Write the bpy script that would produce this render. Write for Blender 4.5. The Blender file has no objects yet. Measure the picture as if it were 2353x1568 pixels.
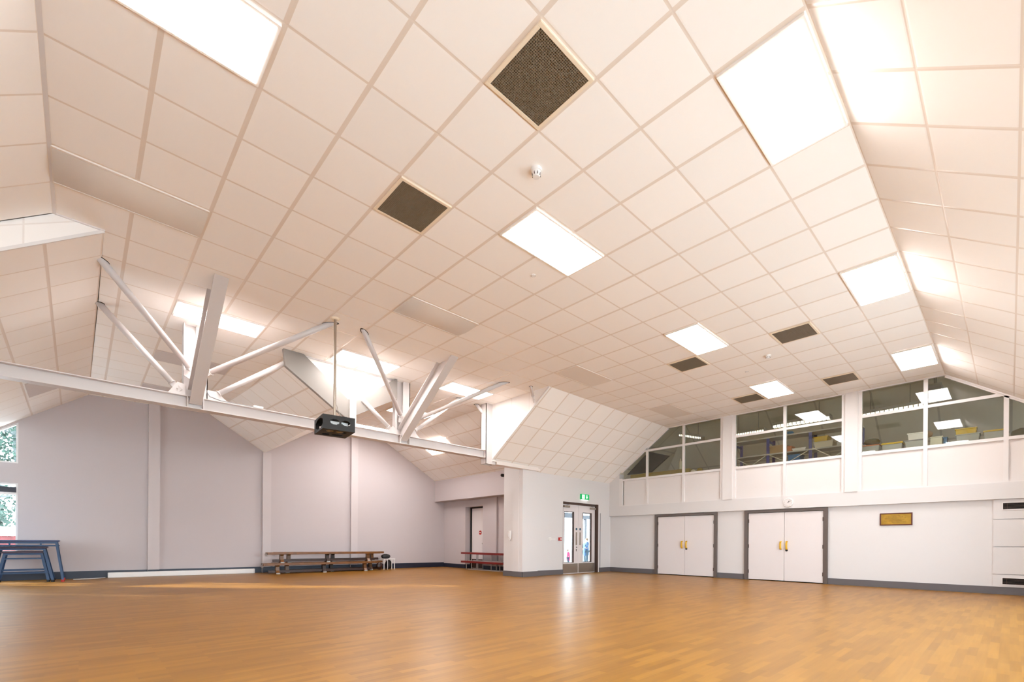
import bpy, math, random
from mathutils import Vector, Matrix
random.seed(7)
SC = bpy.context.scene
COL = SC.collection

# ------------------------------------------------------------------ camera
H, ZC = 0.901, 4.349          # eye height, flat ceiling height (metres)
cd = bpy.data.cameras.new('camera')
cam = bpy.data.objects.new('camera', cd); COL.objects.link(cam)
cd.sensor_width = 36.0
cd.lens = 1066.74 * 36.0 / 2353.0
cd.shift_y = (1248.86 - 784.0) / 2353.0
cd.clip_start = 0.05; cd.clip_end = 300
cam.matrix_world = (Matrix.Translation((0, 0, H)) @ Matrix.Rotation(-0.7499, 4, 'Z')
                    @ Matrix.Rotation(math.pi / 2, 4, 'X') @ Matrix.Rotation(0.0072, 4, 'Z'))
SC.camera = cam

# ------------------------------------------------------------------ world, sun, exposure
SKY = 3.9
PANEL = 7.5
w = bpy.data.worlds.new('daylight'); SC.world = w; w.use_nodes = True
bg = w.node_tree.nodes['Background']
bg.inputs[0].default_value = (0.74, 0.85, 0.97, 1); bg.inputs[1].default_value = SKY
sd = bpy.data.lights.new('sun', 'SUN'); sd.energy = 7.0; sd.angle = math.radians(2.5); sd.color = (1.0, 0.94, 0.88)
sun = bpy.data.objects.new('sun', sd); COL.objects.link(sun)
sun.rotation_euler = Vector((0.7, -0.72, -0.305)).to_track_quat('-Z', 'Y').to_euler()
sun.location = (-20, 35, 14)
def portal(name, loc, nrm, sx, sy):
    l = bpy.data.lights.new(name, 'AREA'); l.shape = 'RECTANGLE'; l.size = sx; l.size_y = sy
    o = bpy.data.objects.new(name, l); COL.objects.link(o); o.location = loc
    o.rotation_euler = Vector(nrm).to_track_quat('-Z', 'Y').to_euler()
    l.cycles.is_portal = True
portal('window_portal', (-1.87, 15.3, 1.5), (0, -1, 0), 2.2, 2.0)
portal('window_portal.001', (-3.3, 11.6, 1.6), (1, 0, 0), 4.6, 2.0)
portal('window_portal.002', (3.95, -1.55, 1.55), (0, 1, 0), 12.7, 2.1)  # portal for the added window behind the camera
portal('door_portal', (11.2, 9.3, 1.1), (0, -1, 0), 1.7, 2.1)
SC.view_settings.view_transform = 'Standard'; SC.view_settings.look = 'None'
SC.view_settings.gamma = 1.0; SC.view_settings.exposure = 1.91
try: SC.view_settings.use_curve_mapping = False
except Exception: pass
cy = SC.cycles
cy.use_denoising = True
cy.max_bounces = 14; cy.diffuse_bounces = 9; cy.glossy_bounces = 4; cy.transparent_max_bounces = 12
cy.sample_clamp_indirect = 6.0; cy.caustics_reflective = False; cy.caustics_refractive = False

# ------------------------------------------------------------------ materials
def new_mat(name):
    m = bpy.data.materials.new(name); m.use_nodes = True
    nt = m.node_tree
    return m, nt, nt.nodes['Principled BSDF']
def pbr(name, col, rough=0.5, metal=0.0, emit=None, es=0.0, bump=0.0, bscale=60.0, var=0.0, spec=None):
    m, nt, b = new_mat(name)
    b.inputs['Base Color'].default_value = (*col, 1); b.inputs['Roughness'].default_value = rough
    b.inputs['Metallic'].default_value = metal
    if spec is not None: b.inputs['Specular IOR Level'].default_value = spec
    if emit: b.inputs['Emission Color'].default_value = (*emit, 1); b.inputs['Emission Strength'].default_value = es
    if bump or var:
        tc = nt.nodes.new('ShaderNodeTexCoord'); n = nt.nodes.new('ShaderNodeTexNoise')
        n.inputs['Scale'].default_value = bscale; n.inputs['Detail'].default_value = 4
        nt.links.new(tc.outputs['Object'], n.inputs['Vector'])
        if bump:
            bp = nt.nodes.new('ShaderNodeBump'); bp.inputs['Strength'].default_value = bump; bp.inputs['Distance'].default_value = 0.01
            nt.links.new(n.outputs['Fac'], bp.inputs['Height']); nt.links.new(bp.outputs[0], b.inputs['Normal'])
        if var:
            cr = nt.nodes.new('ShaderNodeValToRGB')
            cr.color_ramp.elements[0].position = 0.3; cr.color_ramp.elements[1].position = 0.7
            cr.color_ramp.elements[0].color = (*[c * (1 - var) for c in col], 1)
            cr.color_ramp.elements[1].color = (*[min(1, c * (1 + var)) for c in col], 1)
            nt.links.new(n.outputs['Fac'], cr.inputs[0]); nt.links.new(cr.outputs[0], b.inputs['Base Color'])
    return m

def tile_mat(name, tile, bar, wu=0.017, wv=0.030, rough_bar=0.35):
    """lay-in ceiling tiles: UV integer lines carry the T-bars (U lines cross tees, V lines main runners)"""
    m, nt, b = new_mat(name); N, L = nt.nodes, nt.links
    tc = N.new('ShaderNodeTexCoord'); sp = N.new('ShaderNodeSeparateXYZ'); L.new(tc.outputs['UV'], sp.inputs[0])
    def near(sock, wid):
        p = N.new('ShaderNodeMath'); p.operation = 'PINGPONG'; p.inputs[1].default_value = 0.5; L.new(sock, p.inputs[0])
        q = N.new('ShaderNodeMath'); q.operation = 'LESS_THAN'; q.inputs[1].default_value = wid; L.new(p.outputs[0], q.inputs[0]); return q, p
    a, pa = near(sp.outputs[0], wu); c, pc = near(sp.outputs[1], wv)
    mx = N.new('ShaderNodeMath'); mx.operation = 'MAXIMUM'; L.new(a.outputs[0], mx.inputs[0]); L.new(c.outputs[0], mx.inputs[1])
    fl = N.new('ShaderNodeVectorMath'); fl.operation = 'FLOOR'; L.new(tc.outputs['UV'], fl.inputs[0])
    wn = N.new('ShaderNodeTexWhiteNoise'); wn.noise_dimensions = '2D'; L.new(fl.outputs[0], wn.inputs['Vector'])
    mr = N.new('ShaderNodeMapRange'); mr.inputs['To Min'].default_value = 0.965; mr.inputs['To Max'].default_value = 1.0
    L.new(wn.outputs['Value'], mr.inputs[0])
    ns = N.new('ShaderNodeTexNoise'); ns.inputs['Scale'].default_value = 260; L.new(tc.outputs['Object'], ns.inputs['Vector'])
    vm = N.new('ShaderNodeVectorMath'); vm.operation = 'SCALE'; vm.inputs[0].default_value = tile; L.new(mr.outputs[0], vm.inputs['Scale'])
    mix = N.new('ShaderNodeMix'); mix.data_type = 'RGBA'; L.new(mx.outputs[0], mix.inputs['Factor'])
    L.new(vm.outputs[0], mix.inputs['A']); mix.inputs['B'].default_value = (*bar, 1)
    L.new(mix.outputs['Result'], b.inputs['Base Color'])
    rr = N.new('ShaderNodeMapRange'); rr.inputs['To Min'].default_value = 0.9; rr.inputs['To Max'].default_value = rough_bar
    L.new(mx.outputs[0], rr.inputs[0]); L.new(rr.outputs[0], b.inputs['Roughness'])
    mn = N.new('ShaderNodeMath'); mn.operation = 'MINIMUM'; L.new(pa.outputs[0], mn.inputs[0]); L.new(pc.outputs[0], mn.inputs[1])
    sm = N.new('ShaderNodeMapRange'); sm.inputs['From Max'].default_value = 0.035; L.new(mn.outputs[0], sm.inputs[0])
    ad = N.new('ShaderNodeMath'); ad.operation = 'MULTIPLY_ADD'; L.new(ns.outputs['Fac'], ad.inputs[0]); ad.inputs[1].default_value = 0.08
    L.new(sm.outputs[0], ad.inputs[2])
    bp = N.new('ShaderNodeBump'); bp.inputs['Strength'].default_value = 0.25; bp.inputs['Distance'].default_value = 0.006
    L.new(ad.outputs[0], bp.inputs['Height']); L.new(bp.outputs[0], b.inputs['Normal'])
    return m

def floor_mat():
    m, nt, b = new_mat('vinyl_wood_floor'); N, L = nt.nodes, nt.links
    tc = N.new('ShaderNodeTexCoord')
    br = N.new('ShaderNodeTexBrick'); br.offset = 0.37; br.offset_frequency = 2
    br.inputs['Scale'].default_value = 1.0; br.inputs['Brick Width'].default_value = 0.45
    br.inputs['Row Height'].default_value = 0.062; br.inputs['Mortar Size'].default_value = 0.0
    br.inputs['Bias'].default_value = 0.0
    br.inputs['Color1'].default_value = (0, 0, 0, 1); br.inputs['Color2'].default_value = (1, 1, 1, 1)
    L.new(tc.outputs['Object'], br.inputs['Vector'])
    mp = N.new('ShaderNodeMapping'); mp.inputs['Scale'].default_value = (1.2, 26, 1); L.new(tc.outputs['Object'], mp.inputs['Vector'])
    n1 = N.new('ShaderNodeTexNoise'); n1.inputs['Scale'].default_value = 1.6; n1.inputs['Detail'].default_value = 5; L.new(mp.outputs[0], n1.inputs['Vector'])
    mp2 = N.new('ShaderNodeMapping'); mp2.inputs['Scale'].default_value = (1.0, 3.0, 1); L.new(tc.outputs['Object'], mp2.inputs['Vector'])
    n2 = N.new('ShaderNodeTexNoise'); n2.inputs['Scale'].default_value = 2.2; n2.inputs['Detail'].default_value = 2; L.new(mp2.outputs[0], n2.inputs['Vector'])
    a1 = N.new('ShaderNodeMath'); a1.operation = 'MULTIPLY_ADD'; L.new(br.outputs['Color'], a1.inputs[0]); a1.inputs[1].default_value = 0.42
    s1 = N.new('ShaderNodeMath'); s1.operation = 'MULTIPLY'; L.new(n1.outputs['Fac'], s1.inputs[0]); s1.inputs[1].default_value = 0.42
    L.new(s1.outputs[0], a1.inputs[2])
    a2 = N.new('ShaderNodeMath'); a2.operation = 'MULTIPLY_ADD'; L.new(n2.outputs['Fac'], a2.inputs[0]); a2.inputs[1].default_value = 0.25; L.new(a1.outputs[0], a2.inputs[2])
    cr = N.new('ShaderNodeValToRGB'); e = cr.color_ramp.elements
    e[0].position = 0.15; e[0].color = FLOOR_DARK; e[1].position = 1.0; e[1].color = FLOOR_LIGHT
    L.new(a2.outputs[0], cr.inputs[0]); L.new(cr.outputs[0], b.inputs['Base Color'])
    b.inputs['Roughness'].default_value = 0.37
    b.inputs['Specular IOR Level'].default_value = 0.29
    bp = N.new('ShaderNodeBump'); bp.inputs['Strength'].default_value = 0.05; bp.inputs['Distance'].default_value = 0.002
    L.new(n1.outputs['Fac'], bp.inputs['Height']); L.new(bp.outputs[0], b.inputs['Normal'])
    return m
FLOOR_DARK = (0.180, 0.073, 0.0050, 1); FLOOR_LIGHT = (0.355, 0.162, 0.0165, 1)

def glass_mat(name, tint=(0.92, 0.96, 0.95), k=1.0):
    m = bpy.data.materials.new(name); m.use_nodes = True; nt = m.node_tree; N, L = nt.nodes, nt.links
    N.remove(N['Principled BSDF']); out = N['Material Output']
    t = N.new('ShaderNodeBsdfTransparent'); t.inputs[0].default_value = (*tint, 1)
    g = N.new('ShaderNodeBsdfGlossy'); g.inputs['Roughness'].default_value = 0.02
    ge = N.new('ShaderNodeNewGeometry'); dp = N.new('ShaderNodeVectorMath'); dp.operation = 'DOT_PRODUCT'
    L.new(ge.outputs['Incoming'], dp.inputs[0]); L.new(ge.outputs['Normal'], dp.inputs[1])
    ab = N.new('ShaderNodeMath'); ab.operation = 'ABSOLUTE'; L.new(dp.outputs['Value'], ab.inputs[0])
    iv = N.new('ShaderNodeMath'); iv.operation = 'SUBTRACT'; iv.inputs[0].default_value = 1.0; L.new(ab.outputs[0], iv.inputs[1])
    pw = N.new('ShaderNodeMath'); pw.operation = 'POWER'; L.new(iv.outputs[0], pw.inputs[0]); pw.inputs[1].default_value = 5.0
    mm = N.new('ShaderNodeMath'); mm.operation = 'MULTIPLY_ADD'; L.new(pw.outputs[0], mm.inputs[0]); mm.inputs[1].default_value = 0.9; mm.inputs[2].default_value = 0.045 * k
    mx = N.new('ShaderNodeMixShader'); L.new(mm.outputs[0], mx.inputs[0]); L.new(t.outputs[0], mx.inputs[1]); L.new(g.outputs[0], mx.inputs[2])
    L.new(mx.outputs[0], out.inputs[0]); return m

M = {}
M['tile'] = tile_mat('ceiling_tiles', (0.95, 0.915, 0.88), (0.78, 0.69, 0.61))
M['tile_white'] = tile_mat('fascia_tiles', (0.90, 0.86, 0.83), (0.80, 0.74, 0.70), 0.012, 0.012)
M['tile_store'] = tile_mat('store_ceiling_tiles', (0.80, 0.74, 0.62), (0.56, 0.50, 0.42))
M['floor'] = floor_mat()
M['wall'] = pbr('white_wall_paint', (0.67, 0.645, 0.64), 0.65, bump=0.06, bscale=90)
M['wall_b'] = pbr('lilac_white_wall_paint', (0.52, 0.465, 0.468), 0.6, bump=0.06, bscale=90)
M['pilaster'] = pbr('pilaster_paint', (0.57, 0.515, 0.515), 0.6)
M['trimw'] = pbr('white_gloss_trim', (0.73, 0.70, 0.69), 0.35)
M['panelw'] = pbr('white_infill_panel', (0.72, 0.68, 0.665), 0.45)
M['steel'] = pbr('white_painted_steel', (0.62, 0.575, 0.56), 0.38)
M['steel_shaded'] = pbr('shaded_white_steel', (0.24, 0.215, 0.195), 0.5)  # white steel toned down; the beams' weaker lighting is put into the colour
M['skirt'] = pbr('grey_skirting', (0.115, 0.105, 0.11), 0.4)
M['skirt_b'] = pbr('dark_navy_skirting', (0.013, 0.016, 0.032), 0.4)
M['frame_grey'] = pbr('grey_brown_door_frame', (0.115, 0.09, 0.08), 0.4)
M['frame_dark'] = pbr('dark_brown_timber', (0.045, 0.020, 0.012), 0.4)
M['doorw'] = pbr('pale_door_laminate', (0.72, 0.67, 0.665), 0.4)
M['yellow'] = pbr('yellow_plastic', (0.72, 0.42, 0.03), 0.35)
M['black'] = pbr('black', (0.010, 0.009, 0.009), 0.65)
M['void'] = pbr('dark_void', (0.004, 0.004, 0.004), 0.9)
M['metal'] = pbr('brushed_steel', (0.42, 0.37, 0.31), 0.35, 0.9)
M['chrome'] = pbr('silver_steel', (0.62, 0.60, 0.60), 0.3, 0.85)
M['light'] = pbr('light_diffuser', (0.9, 0.9, 0.9), 0.5, emit=(1.0, 0.95, 0.93), es=PANEL)
M['lframe'] = pbr('white_light_frame', (0.88, 0.84, 0.80), 0.4)
M['vbar'] = pbr('grille_grey_metal', (0.27, 0.215, 0.155), 0.5, 0.3)
M['vframe'] = pbr('cream_vent_frame', (0.84, 0.72, 0.56), 0.5)
M['radiant'] = pbr('grey_beige_panel', (0.80, 0.74, 0.68), 0.85)
M['unlit'] = pbr('pale_grey_panel', (0.66, 0.61, 0.60), 0.85)
M['glass'] = glass_mat('window_glass')
M['glass_s'] = glass_mat('screen_glass', (0.90, 0.91, 0.87), 1.3)
M['blue_frame'] = pbr('blue_painted_tube', (0.006, 0.030, 0.085), 0.35, 0.2)
M['navy'] = pbr('navy_top', (0.02, 0.03, 0.10), 0.35)
M['maroon'] = pbr('maroon_pad', (0.035, 0.012, 0.03), 0.4)
M['wood'] = pbr('varnished_pine', (0.17, 0.062, 0.010), 0.35, var=0.25, bscale=7)
M['wood_dark'] = pbr('dark_varnished_pine', (0.035, 0.010, 0.004), 0.4, var=0.25, bscale=7)
M['red_wood'] = pbr('dark_red_plank', (0.17, 0.008, 0.006), 0.35)
M['red'] = pbr('signal_red', (0.42, 0.012, 0.01), 0.4)
M['green'] = pbr('exit_green', (0.0, 0.33, 0.09), 0.4, emit=(0.0, 0.42, 0.10), es=0.16)
M['white_e'] = pbr('exit_white', (0.9, 0.9, 0.9), 0.4, emit=(0.95, 1, 0.97), es=0.4)
M['white'] = pbr('white_plastic', (0.82, 0.80, 0.78), 0.35)
M['brass'] = pbr('brass_plate', (0.42, 0.25, 0.035), 0.38, 0.55, var=0.15, bscale=12)
M['engrave'] = pbr('engraved_dark', (0.16, 0.085, 0.012), 0.6)
M['mahog'] = pbr('mahogany_frame', (0.085, 0.012, 0.005), 0.35)
M['rack_blue'] = pbr('blue_rack_upright', (0.035, 0.045, 0.24), 0.4)
M['rack_grey'] = pbr('grey_shelf', (0.50, 0.48, 0.44), 0.5)
M['card'] = pbr('brown_cardboard', (0.42, 0.26, 0.12), 0.8)
M['clear'] = pbr('frosted_plastic', (0.45, 0.46, 0.44), 0.3)
M['clearw'] = pbr('cream_plastic', (0.70, 0.66, 0.52), 0.35)
M['ytray'] = pbr('bright_yellow_tray', (0.62, 0.42, 0.0), 0.35)
M['orange'] = pbr('orange_plastic', (0.55, 0.16, 0.05), 0.4)
M['bluebag'] = pbr('blue_plastic', (0.01, 0.14, 0.36), 0.4)
M['olive'] = pbr('olive_cloth', (0.10, 0.085, 0.035), 0.8)
M['louvre'] = pbr('louvre_tube', (0.8, 0.8, 0.7), 0.3, emit=(1.0, 0.93, 0.72), es=2.6)
M['plank'] = pbr('yellow_timber', (0.36, 0.24, 0.03), 0.5)
M['grey'] = pbr('mid_grey', (0.25, 0.25, 0.26), 0.5)
M['pink'] = pbr('pink_coat', (0.45, 0.02, 0.09), 0.7)
M['bluecoat'] = pbr('blue_coat', (0.006, 0.045, 0.12), 0.7)
M['teal'] = pbr('teal_trousers', (0.006, 0.03, 0.05), 0.7)
M['skin'] = pbr('skin', (0.62, 0.40, 0.30), 0.6)
M['hair'] = pbr('brown_hair', (0.10, 0.06, 0.03), 0.7)
M['leaf'] = pbr('leaves', (0.012, 0.045, 0.028), 0.6, var=0.5, bscale=2)
M['bark'] = pbr('bark', (0.12, 0.14, 0.14), 0.8)
M['ground'] = pbr('pale_paving', (0.80, 0.80, 0.80), 0.8, var=0.1, bscale=2)
M['brick'] = pbr('red_brick', (0.12, 0.02, 0.02), 0.8, var=0.3, bscale=6)
M['blind'] = pbr('grey_blind', (0.045, 0.05, 0.065), 0.7)
M['teal_d'] = pbr('dark_blue_disc', (0.015, 0.09, 0.16), 0.4)

# ------------------------------------------------------------------ mesh building
class MB:
    def __init__(s): s.v = []; s.f = []; s.uv = []; s.mi = []
    def add(s, vs, fs, mi=0, uvs=None):
        k = len(s.v); s.v += [tuple(p) for p in vs]
        for n, f in enumerate(fs):
            s.f.append(tuple(k + i for i in f)); s.mi.append(mi)
            s.uv.append([uvs[i] for i in f] if uvs else [(0, 0)] * len(f))
        return s
    def box(s, x0, x1, y0, y1, z0, z1, mi=0):
        x0, x1 = sorted((x0, x1)); y0, y1 = sorted((y0, y1)); z0, z1 = sorted((z0, z1))
        vs = [(x0, y0, z0), (x1, y0, z0), (x1, y1, z0), (x0, y1, z0), (x0, y0, z1), (x1, y0, z1), (x1, y1, z1), (x0, y1, z1)]
        return s.add(vs, [(0, 3, 2, 1), (4, 5, 6, 7), (0, 1, 5, 4), (1, 2, 6, 5), (2, 3, 7, 6), (3, 0, 4, 7)], mi)
    def bar(s, p, q, w, h, up=(0, 0, 1), mi=0):
        return s.sweep(p, q, [(-w / 2, -h / 2), (w / 2, -h / 2), (w / 2, h / 2), (-w / 2, h / 2)], up, mi)
    def frame(s, p, q, up):
        p, q = Vector(p), Vector(q); d = (q - p).normalized(); u = Vector(up)
        if abs(d.dot(u)) > 0.98: u = Vector((1, 0, 0)) if abs(d.x) < .9 else Vector((0, 1, 0))
        x = d.cross(u).normalized(); y = x.cross(d).normalized(); return p, q, x, y
    def sweep(s, p, q, prof, up=(0, 0, 1), mi=0):
        p, q, x, y = s.frame(p, q, up); n = len(prof)
        vs = [p + x * a + y * b for a, b in prof] + [q + x * a + y * b for a, b in prof]
        fs = [(i, (i + 1) % n, n + (i + 1) % n, n + i) for i in range(n)] + [tuple(range(n - 1, -1, -1)), tuple(range(n, 2 * n))]
        return s.add(vs, fs, mi)
    def cyl(s, p, q, r, r2=None, n=16, mi=0):
        r2 = r if r2 is None else r2
        p, q, x, y = s.frame(p, q, (0, 0, 1)); c = [(math.cos(2 * math.pi * i / n), math.sin(2 * math.pi * i / n)) for i in range(n)]
        vs = [p + x * (a * r) + y * (b * r) for a, b in c] + [q + x * (a * r2) + y * (b * r2) for a, b in c]
        fs = [(i, (i + 1) % n, n + (i + 1) % n, n + i) for i in range(n)] + [tuple(range(n - 1, -1, -1)), tuple(range(n, 2 * n))]
        return s.add(vs, fs, mi)
    def ibeam(s, p, q, w, h, tf=0.014, tw=0.012, up=(0, 0, 1), mi=0):
        for a in (-1, 1):
            c = a * (h / 2 - tf / 2)
            s.sweep(p, q, [(-w / 2, c - tf / 2), (w / 2, c - tf / 2), (w / 2, c + tf / 2), (-w / 2, c + tf / 2)], up, mi)
        k = h / 2 - tf
        return s.sweep(p, q, [(-tw / 2, -k), (tw / 2, -k), (tw / 2, k), (-tw / 2, k)], up, mi)
    def prism(s, pts, d, mi=0):
        d = Vector(d); n = len(pts); vs = [Vector(p) for p in pts]; vs += [p + d for p in vs]
        return s.add(vs, [(i, (i + 1) % n, n + (i + 1) % n, n + i) for i in range(n)] + [tuple(range(n - 1, -1, -1)), tuple(range(n, 2 * n))], mi)
    def ball(s, c, r, sc=(1, 1, 1), n=12, m=8, mi=0, jit=0):
        c = Vector(c); vs = [c + Vector((0, 0, -r * sc[2]))]
        for j in range(1, m):
            t = math.pi * j / m - math.pi / 2
            for i in range(n):
                a = 2 * math.pi * i / n; k = r * (1 + random.uniform(-jit, jit))
                vs.append(c + Vector((k * math.cos(t) * math.cos(a) * sc[0], k * math.cos(t) * math.sin(a) * sc[1], k * math.sin(t) * sc[2])))
        vs.append(c + Vector((0, 0, r * sc[2]))); T = len(vs) - 1
        fs = [(0, 1 + (i + 1) % n, 1 + i) for i in range(n)]
        for j in range(m - 2):
            for i in range(n):
                a = 1 + j * n + i; b2 = 1 + j * n + (i + 1) % n; fs.append((a, b2, b2 + n, a + n))
        k = 1 + (m - 2) * n; fs += [(k + i, k + (i + 1) % n, T) for i in range(n)]
        return s.add(vs, fs, mi)
    def tube(s, pts, r, n=10, mi=0):
        pts = [Vector(p) for p in pts]; ring = []
        vs = []
        for k, p in enumerate(pts):
            d = (pts[min(k + 1, len(pts) - 1)] - pts[max(k - 1, 0)]).normalized()
            u = Vector((0, 0, 1)) if abs(d.z) < .95 else Vector((1, 0, 0))
            x = d.cross(u).normalized(); y = x.cross(d)
            vs += [p + (x * math.cos(2 * math.pi * i / n) + y * math.sin(2 * math.pi * i / n)) * r for i in range(n)]
        fs = []
        for k in range(len(pts) - 1):
            for i in range(n):
                a = k * n + i; b2 = k * n + (i + 1) % n; fs.append((a, b2, b2 + n, a + n))
        fs += [tuple(range(n - 1, -1, -1)), tuple(range((len(pts) - 1) * n, len(pts) * n))]
        return s.add(vs, fs, mi)

ORG = {}
def build(name, mb, mat, parent=None, org=None, bevel=0.0, smooth=False, kind=None):
    if org is None:
        if parent is not None: org = ORG[parent.name]
        else:
            xs = [v[0] for v in mb.v]; ys = [v[1] for v in mb.v]; zs = [v[2] for v in mb.v]
            org = ((min(xs) + max(xs)) / 2, (min(ys) + max(ys)) / 2, min(zs))
    me = bpy.data.meshes.new(name)
    me.from_pydata([(a - org[0], b - org[1], c - org[2]) for a, b, c in mb.v], [], mb.f)
    uvl = me.uv_layers.new(name='UVMap')
    k = 0
    for f in mb.uv:
        for u in f: uvl.data[k].uv = u; k += 1
    for m in (mat if isinstance(mat, (list, tuple)) else [mat]): me.materials.append(m)
    for p, i in zip(me.polygons, mb.mi): p.material_index = i; p.use_smooth = smooth
    me.update()
    o = bpy.data.objects.new(name, me); COL.objects.link(o)
    if parent is not None:
        o.parent = parent
    else:
        o.location = org
    ORG[o.name] = org
    if bevel:
        bm = o.modifiers.new('bevel', 'BEVEL'); bm.width = bevel; bm.segments = 2; bm.limit_method = 'ANGLE'
    if kind: o['kind'] = kind
    return o
def struct(name, mb, mat, **k): return build(name, mb, mat, kind='structure', **k)
def tag(o, label, cat, group=None):
    o['label'] = label; o['category'] = cat
    if group: o['group'] = group
    return o
def thing(name, org, label, cat, group=None):
    o = bpy.data.objects.new(name, None); COL.objects.link(o); o.location = org; o.empty_display_size = 0.1
    ORG[o.name] = tuple(org); return tag(o, label, cat, group)
def dup(root, loc, label=None, group=None, rotz=None):
    r = root.copy(); COL.objects.link(r); r.location = loc; ORG[r.name] = tuple(loc)
    if rotz is not None: r.rotation_euler = (0, 0, rotz)
    if label: r['label'] = label
    if group: r['group'] = group
    for ch in list(root.children):
        c = ch.copy(); COL.objects.link(c); c.parent = r
        for g in list(ch.children):
            d = g.copy(); COL.objects.link(d); d.parent = c
    return r

# ------------------------------------------------------------------ plan (X = along the exit-door wall, Y = along the store wall)
V0, V1 = -2.9, 12.70          # left side wall, store wall
U0, UD = -1.20, 8.96          # wall behind the camera, exit-door wall
UC = 6.90                     # fold of the ceiling above the exit-door wall
UR = 0.906                    # fold of the ceiling near the camera
K = 0.70                      # ceiling pitch
GI = lambda u: (u - 2.106) / 0.6      # tile lines counted along Y
GJ = lambda v: (v - 1.585) / 0.6      # tile lines counted along X
I = lambda i: 2.106 + 0.6 * i
J = lambda j: 1.585 + 0.6 * j
def UL(v): return 14.9 - 0.04 * v     # far wall, slightly out of square
def WL(v, z, off=0.0):                # point of the far wall, off = distance in front of it
    k = 14.9 / (14.7 + 0.04 * v); v2, z2 = v * k, H + (z - H) * k
    return (v2, UL(v2) - off, z2)

# ---- floor
mb = MB(); mb.add([(-3.2, -1.6, 0), (13.2, -1.6, 0), (13.2, 15.6, 0), (-3.2, 15.6, 0)], [(0, 1, 2, 3)])
mb.add([(-3.2, -1.6, -.1), (13.2, -1.6, -.1), (13.2, 15.6, -.1), (-3.2, 15.6, -.1)], [(3, 2, 1, 0)])
struct('floor', mb, M['floor'], org=(0, 0, 0))

# ---- ceiling, flat part
def flat(mb, pts): mb.add([(v, u, ZC) for v, u in pts], [tuple(range(len(pts)))[::-1]], 0, [(GI(u), GJ(v)) for v, u in pts])
mb = MB()
flat(mb, [(-.215, UR), (V1, UR), (V1, UC), (-.215, UC)])
flat(mb, [(.181, UC), (7.5, UC), (7.5, 8.95), (.181, 8.95)])
flat(mb, [(.181, 8.95), (2.963, 8.95), (2.52 * 1.01, UL(2.5)), (.145, UL(.1))])
flat(mb, [(4.85, 8.95), (7.5, 8.95), (7.62, UL(7.6)), (5.33, UL(5.4))])
struct('ceiling', mb, M['tile'], org=(0, 0, 0))
# slopes: (points top-first, slope distance) -> UV
def slope(mb, quad, along, down0):
    """quad: 4 points, first two on the fold; along 'u' or 'v' says what runs parallel to the fold"""
    a, b = Vector(quad[0]), Vector(quad[1]); d = (b - a).normalized()
    uv = []
    for p in quad:
        p = Vector(p); r = p - a; dist = (r - d * r.dot(d)).length / 0.572 + down0
        uv.append((GI(p.y), dist) if along == 'u' else (dist, GJ(p.x)))
    mb.add(quad, [(0, 1, 2, 3)], 0, uv)
mb = MB()
zr = ZC - K * (UR - U0)
slope(mb, [(V0, UR, ZC), (V1, UR, ZC), (V1, U0, zr), (V0, U0, zr)], 'v', 0)
struct('ceiling', mb, M['tile'], org=(0, 0, 0))
mb = MB(); slope(mb, [(V1, UC, ZC), (7.5, UC, ZC), (7.5, UD, 2.88), (V1, UD, 2.88)], 'v', 0)
struct('ceiling', mb, M['tile'], org=(0, 0, 0))
mb = MB()
slope(mb, [(-.215, UC - .02, ZC), (-.215, U0, ZC), (V0, U0, ZC - K * (-.215 - V0)), (V0, UC - .02, ZC - K * (-.215 - V0))], 'u', 0)
struct('ceiling', mb, M['tile'], org=(0, 0, 0))
mb = MB()
slope(mb, [(.145, UL(0), ZC), (.181, UC, ZC), (V0, UC, ZC - K * (.181 - V0)), (V0, UL(V0), ZC - K * (.181 - V0))], 'u', 0)
struct('ceiling', mb, M['tile'], org=(0, 0, 0))
vf = WL(3.9, 3.462)
mb = MB()
slope(mb, [(2.963, 8.95, ZC), (2.545, UL(2.5), ZC), (vf[0], vf[1], vf[2]), (3.965, 8.95, 3.64)], 'u', 0)
slope(mb, [(5.33, UL(5.4), ZC), (4.85, 8.95, ZC), (3.965, 8.95, 3.64), (vf[0], vf[1], vf[2])], 'u', 0)
struct('ceiling', mb, M['tile'], org=(0, 0, 0))
ev = WL(9.53, 3.16)
mb = MB()
slope(mb, [(7.5, 8.90, ZC), (7.62, UL(7.6), ZC), (9.68, UL(9.6), 3.12), (9.68, 8.90, 3.12)], 'u', 0)
struct('ceiling', mb, M['tile'], org=(0, 0, 0))
# upstand faces at the steps of the ceiling
mb = MB()
pts = [(-.215, ZC), (.181, ZC), (V0, ZC - K * (.181 - V0)), (V0, ZC - K * (-.215 - V0))]
n0 = [(v, UC - .005, z) for v, z in pts]
mb.add(n0, [(0, 1, 2, 3)], 0, [(GJ(v) + .37, (ZC - z + .02) / .6 + .55 * (v - 0) / .6) for v, z in pts])
mb.add([(7.5, UC, ZC), (7.5, 8.95, ZC), (7.5, 8.95, 2.885), (7.5, 8.90, 2.90)], [(0, 1, 2, 3)], 0,
       [(GI(u), (ZC - z) / .6 + .1) for u, z in [(UC, ZC), (8.95, ZC), (8.95, 2.885), (8.90, 2.90)]])
mb.add([(2.963, 8.94, ZC), (4.85, 8.94, ZC), (3.965, 8.94, 3.64)], [(0, 1, 2)], 0, [(.3, .3)] * 3)
struct('ceiling_upstand', mb, M['tile_white'], org=(0, 0, 0))
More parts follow.
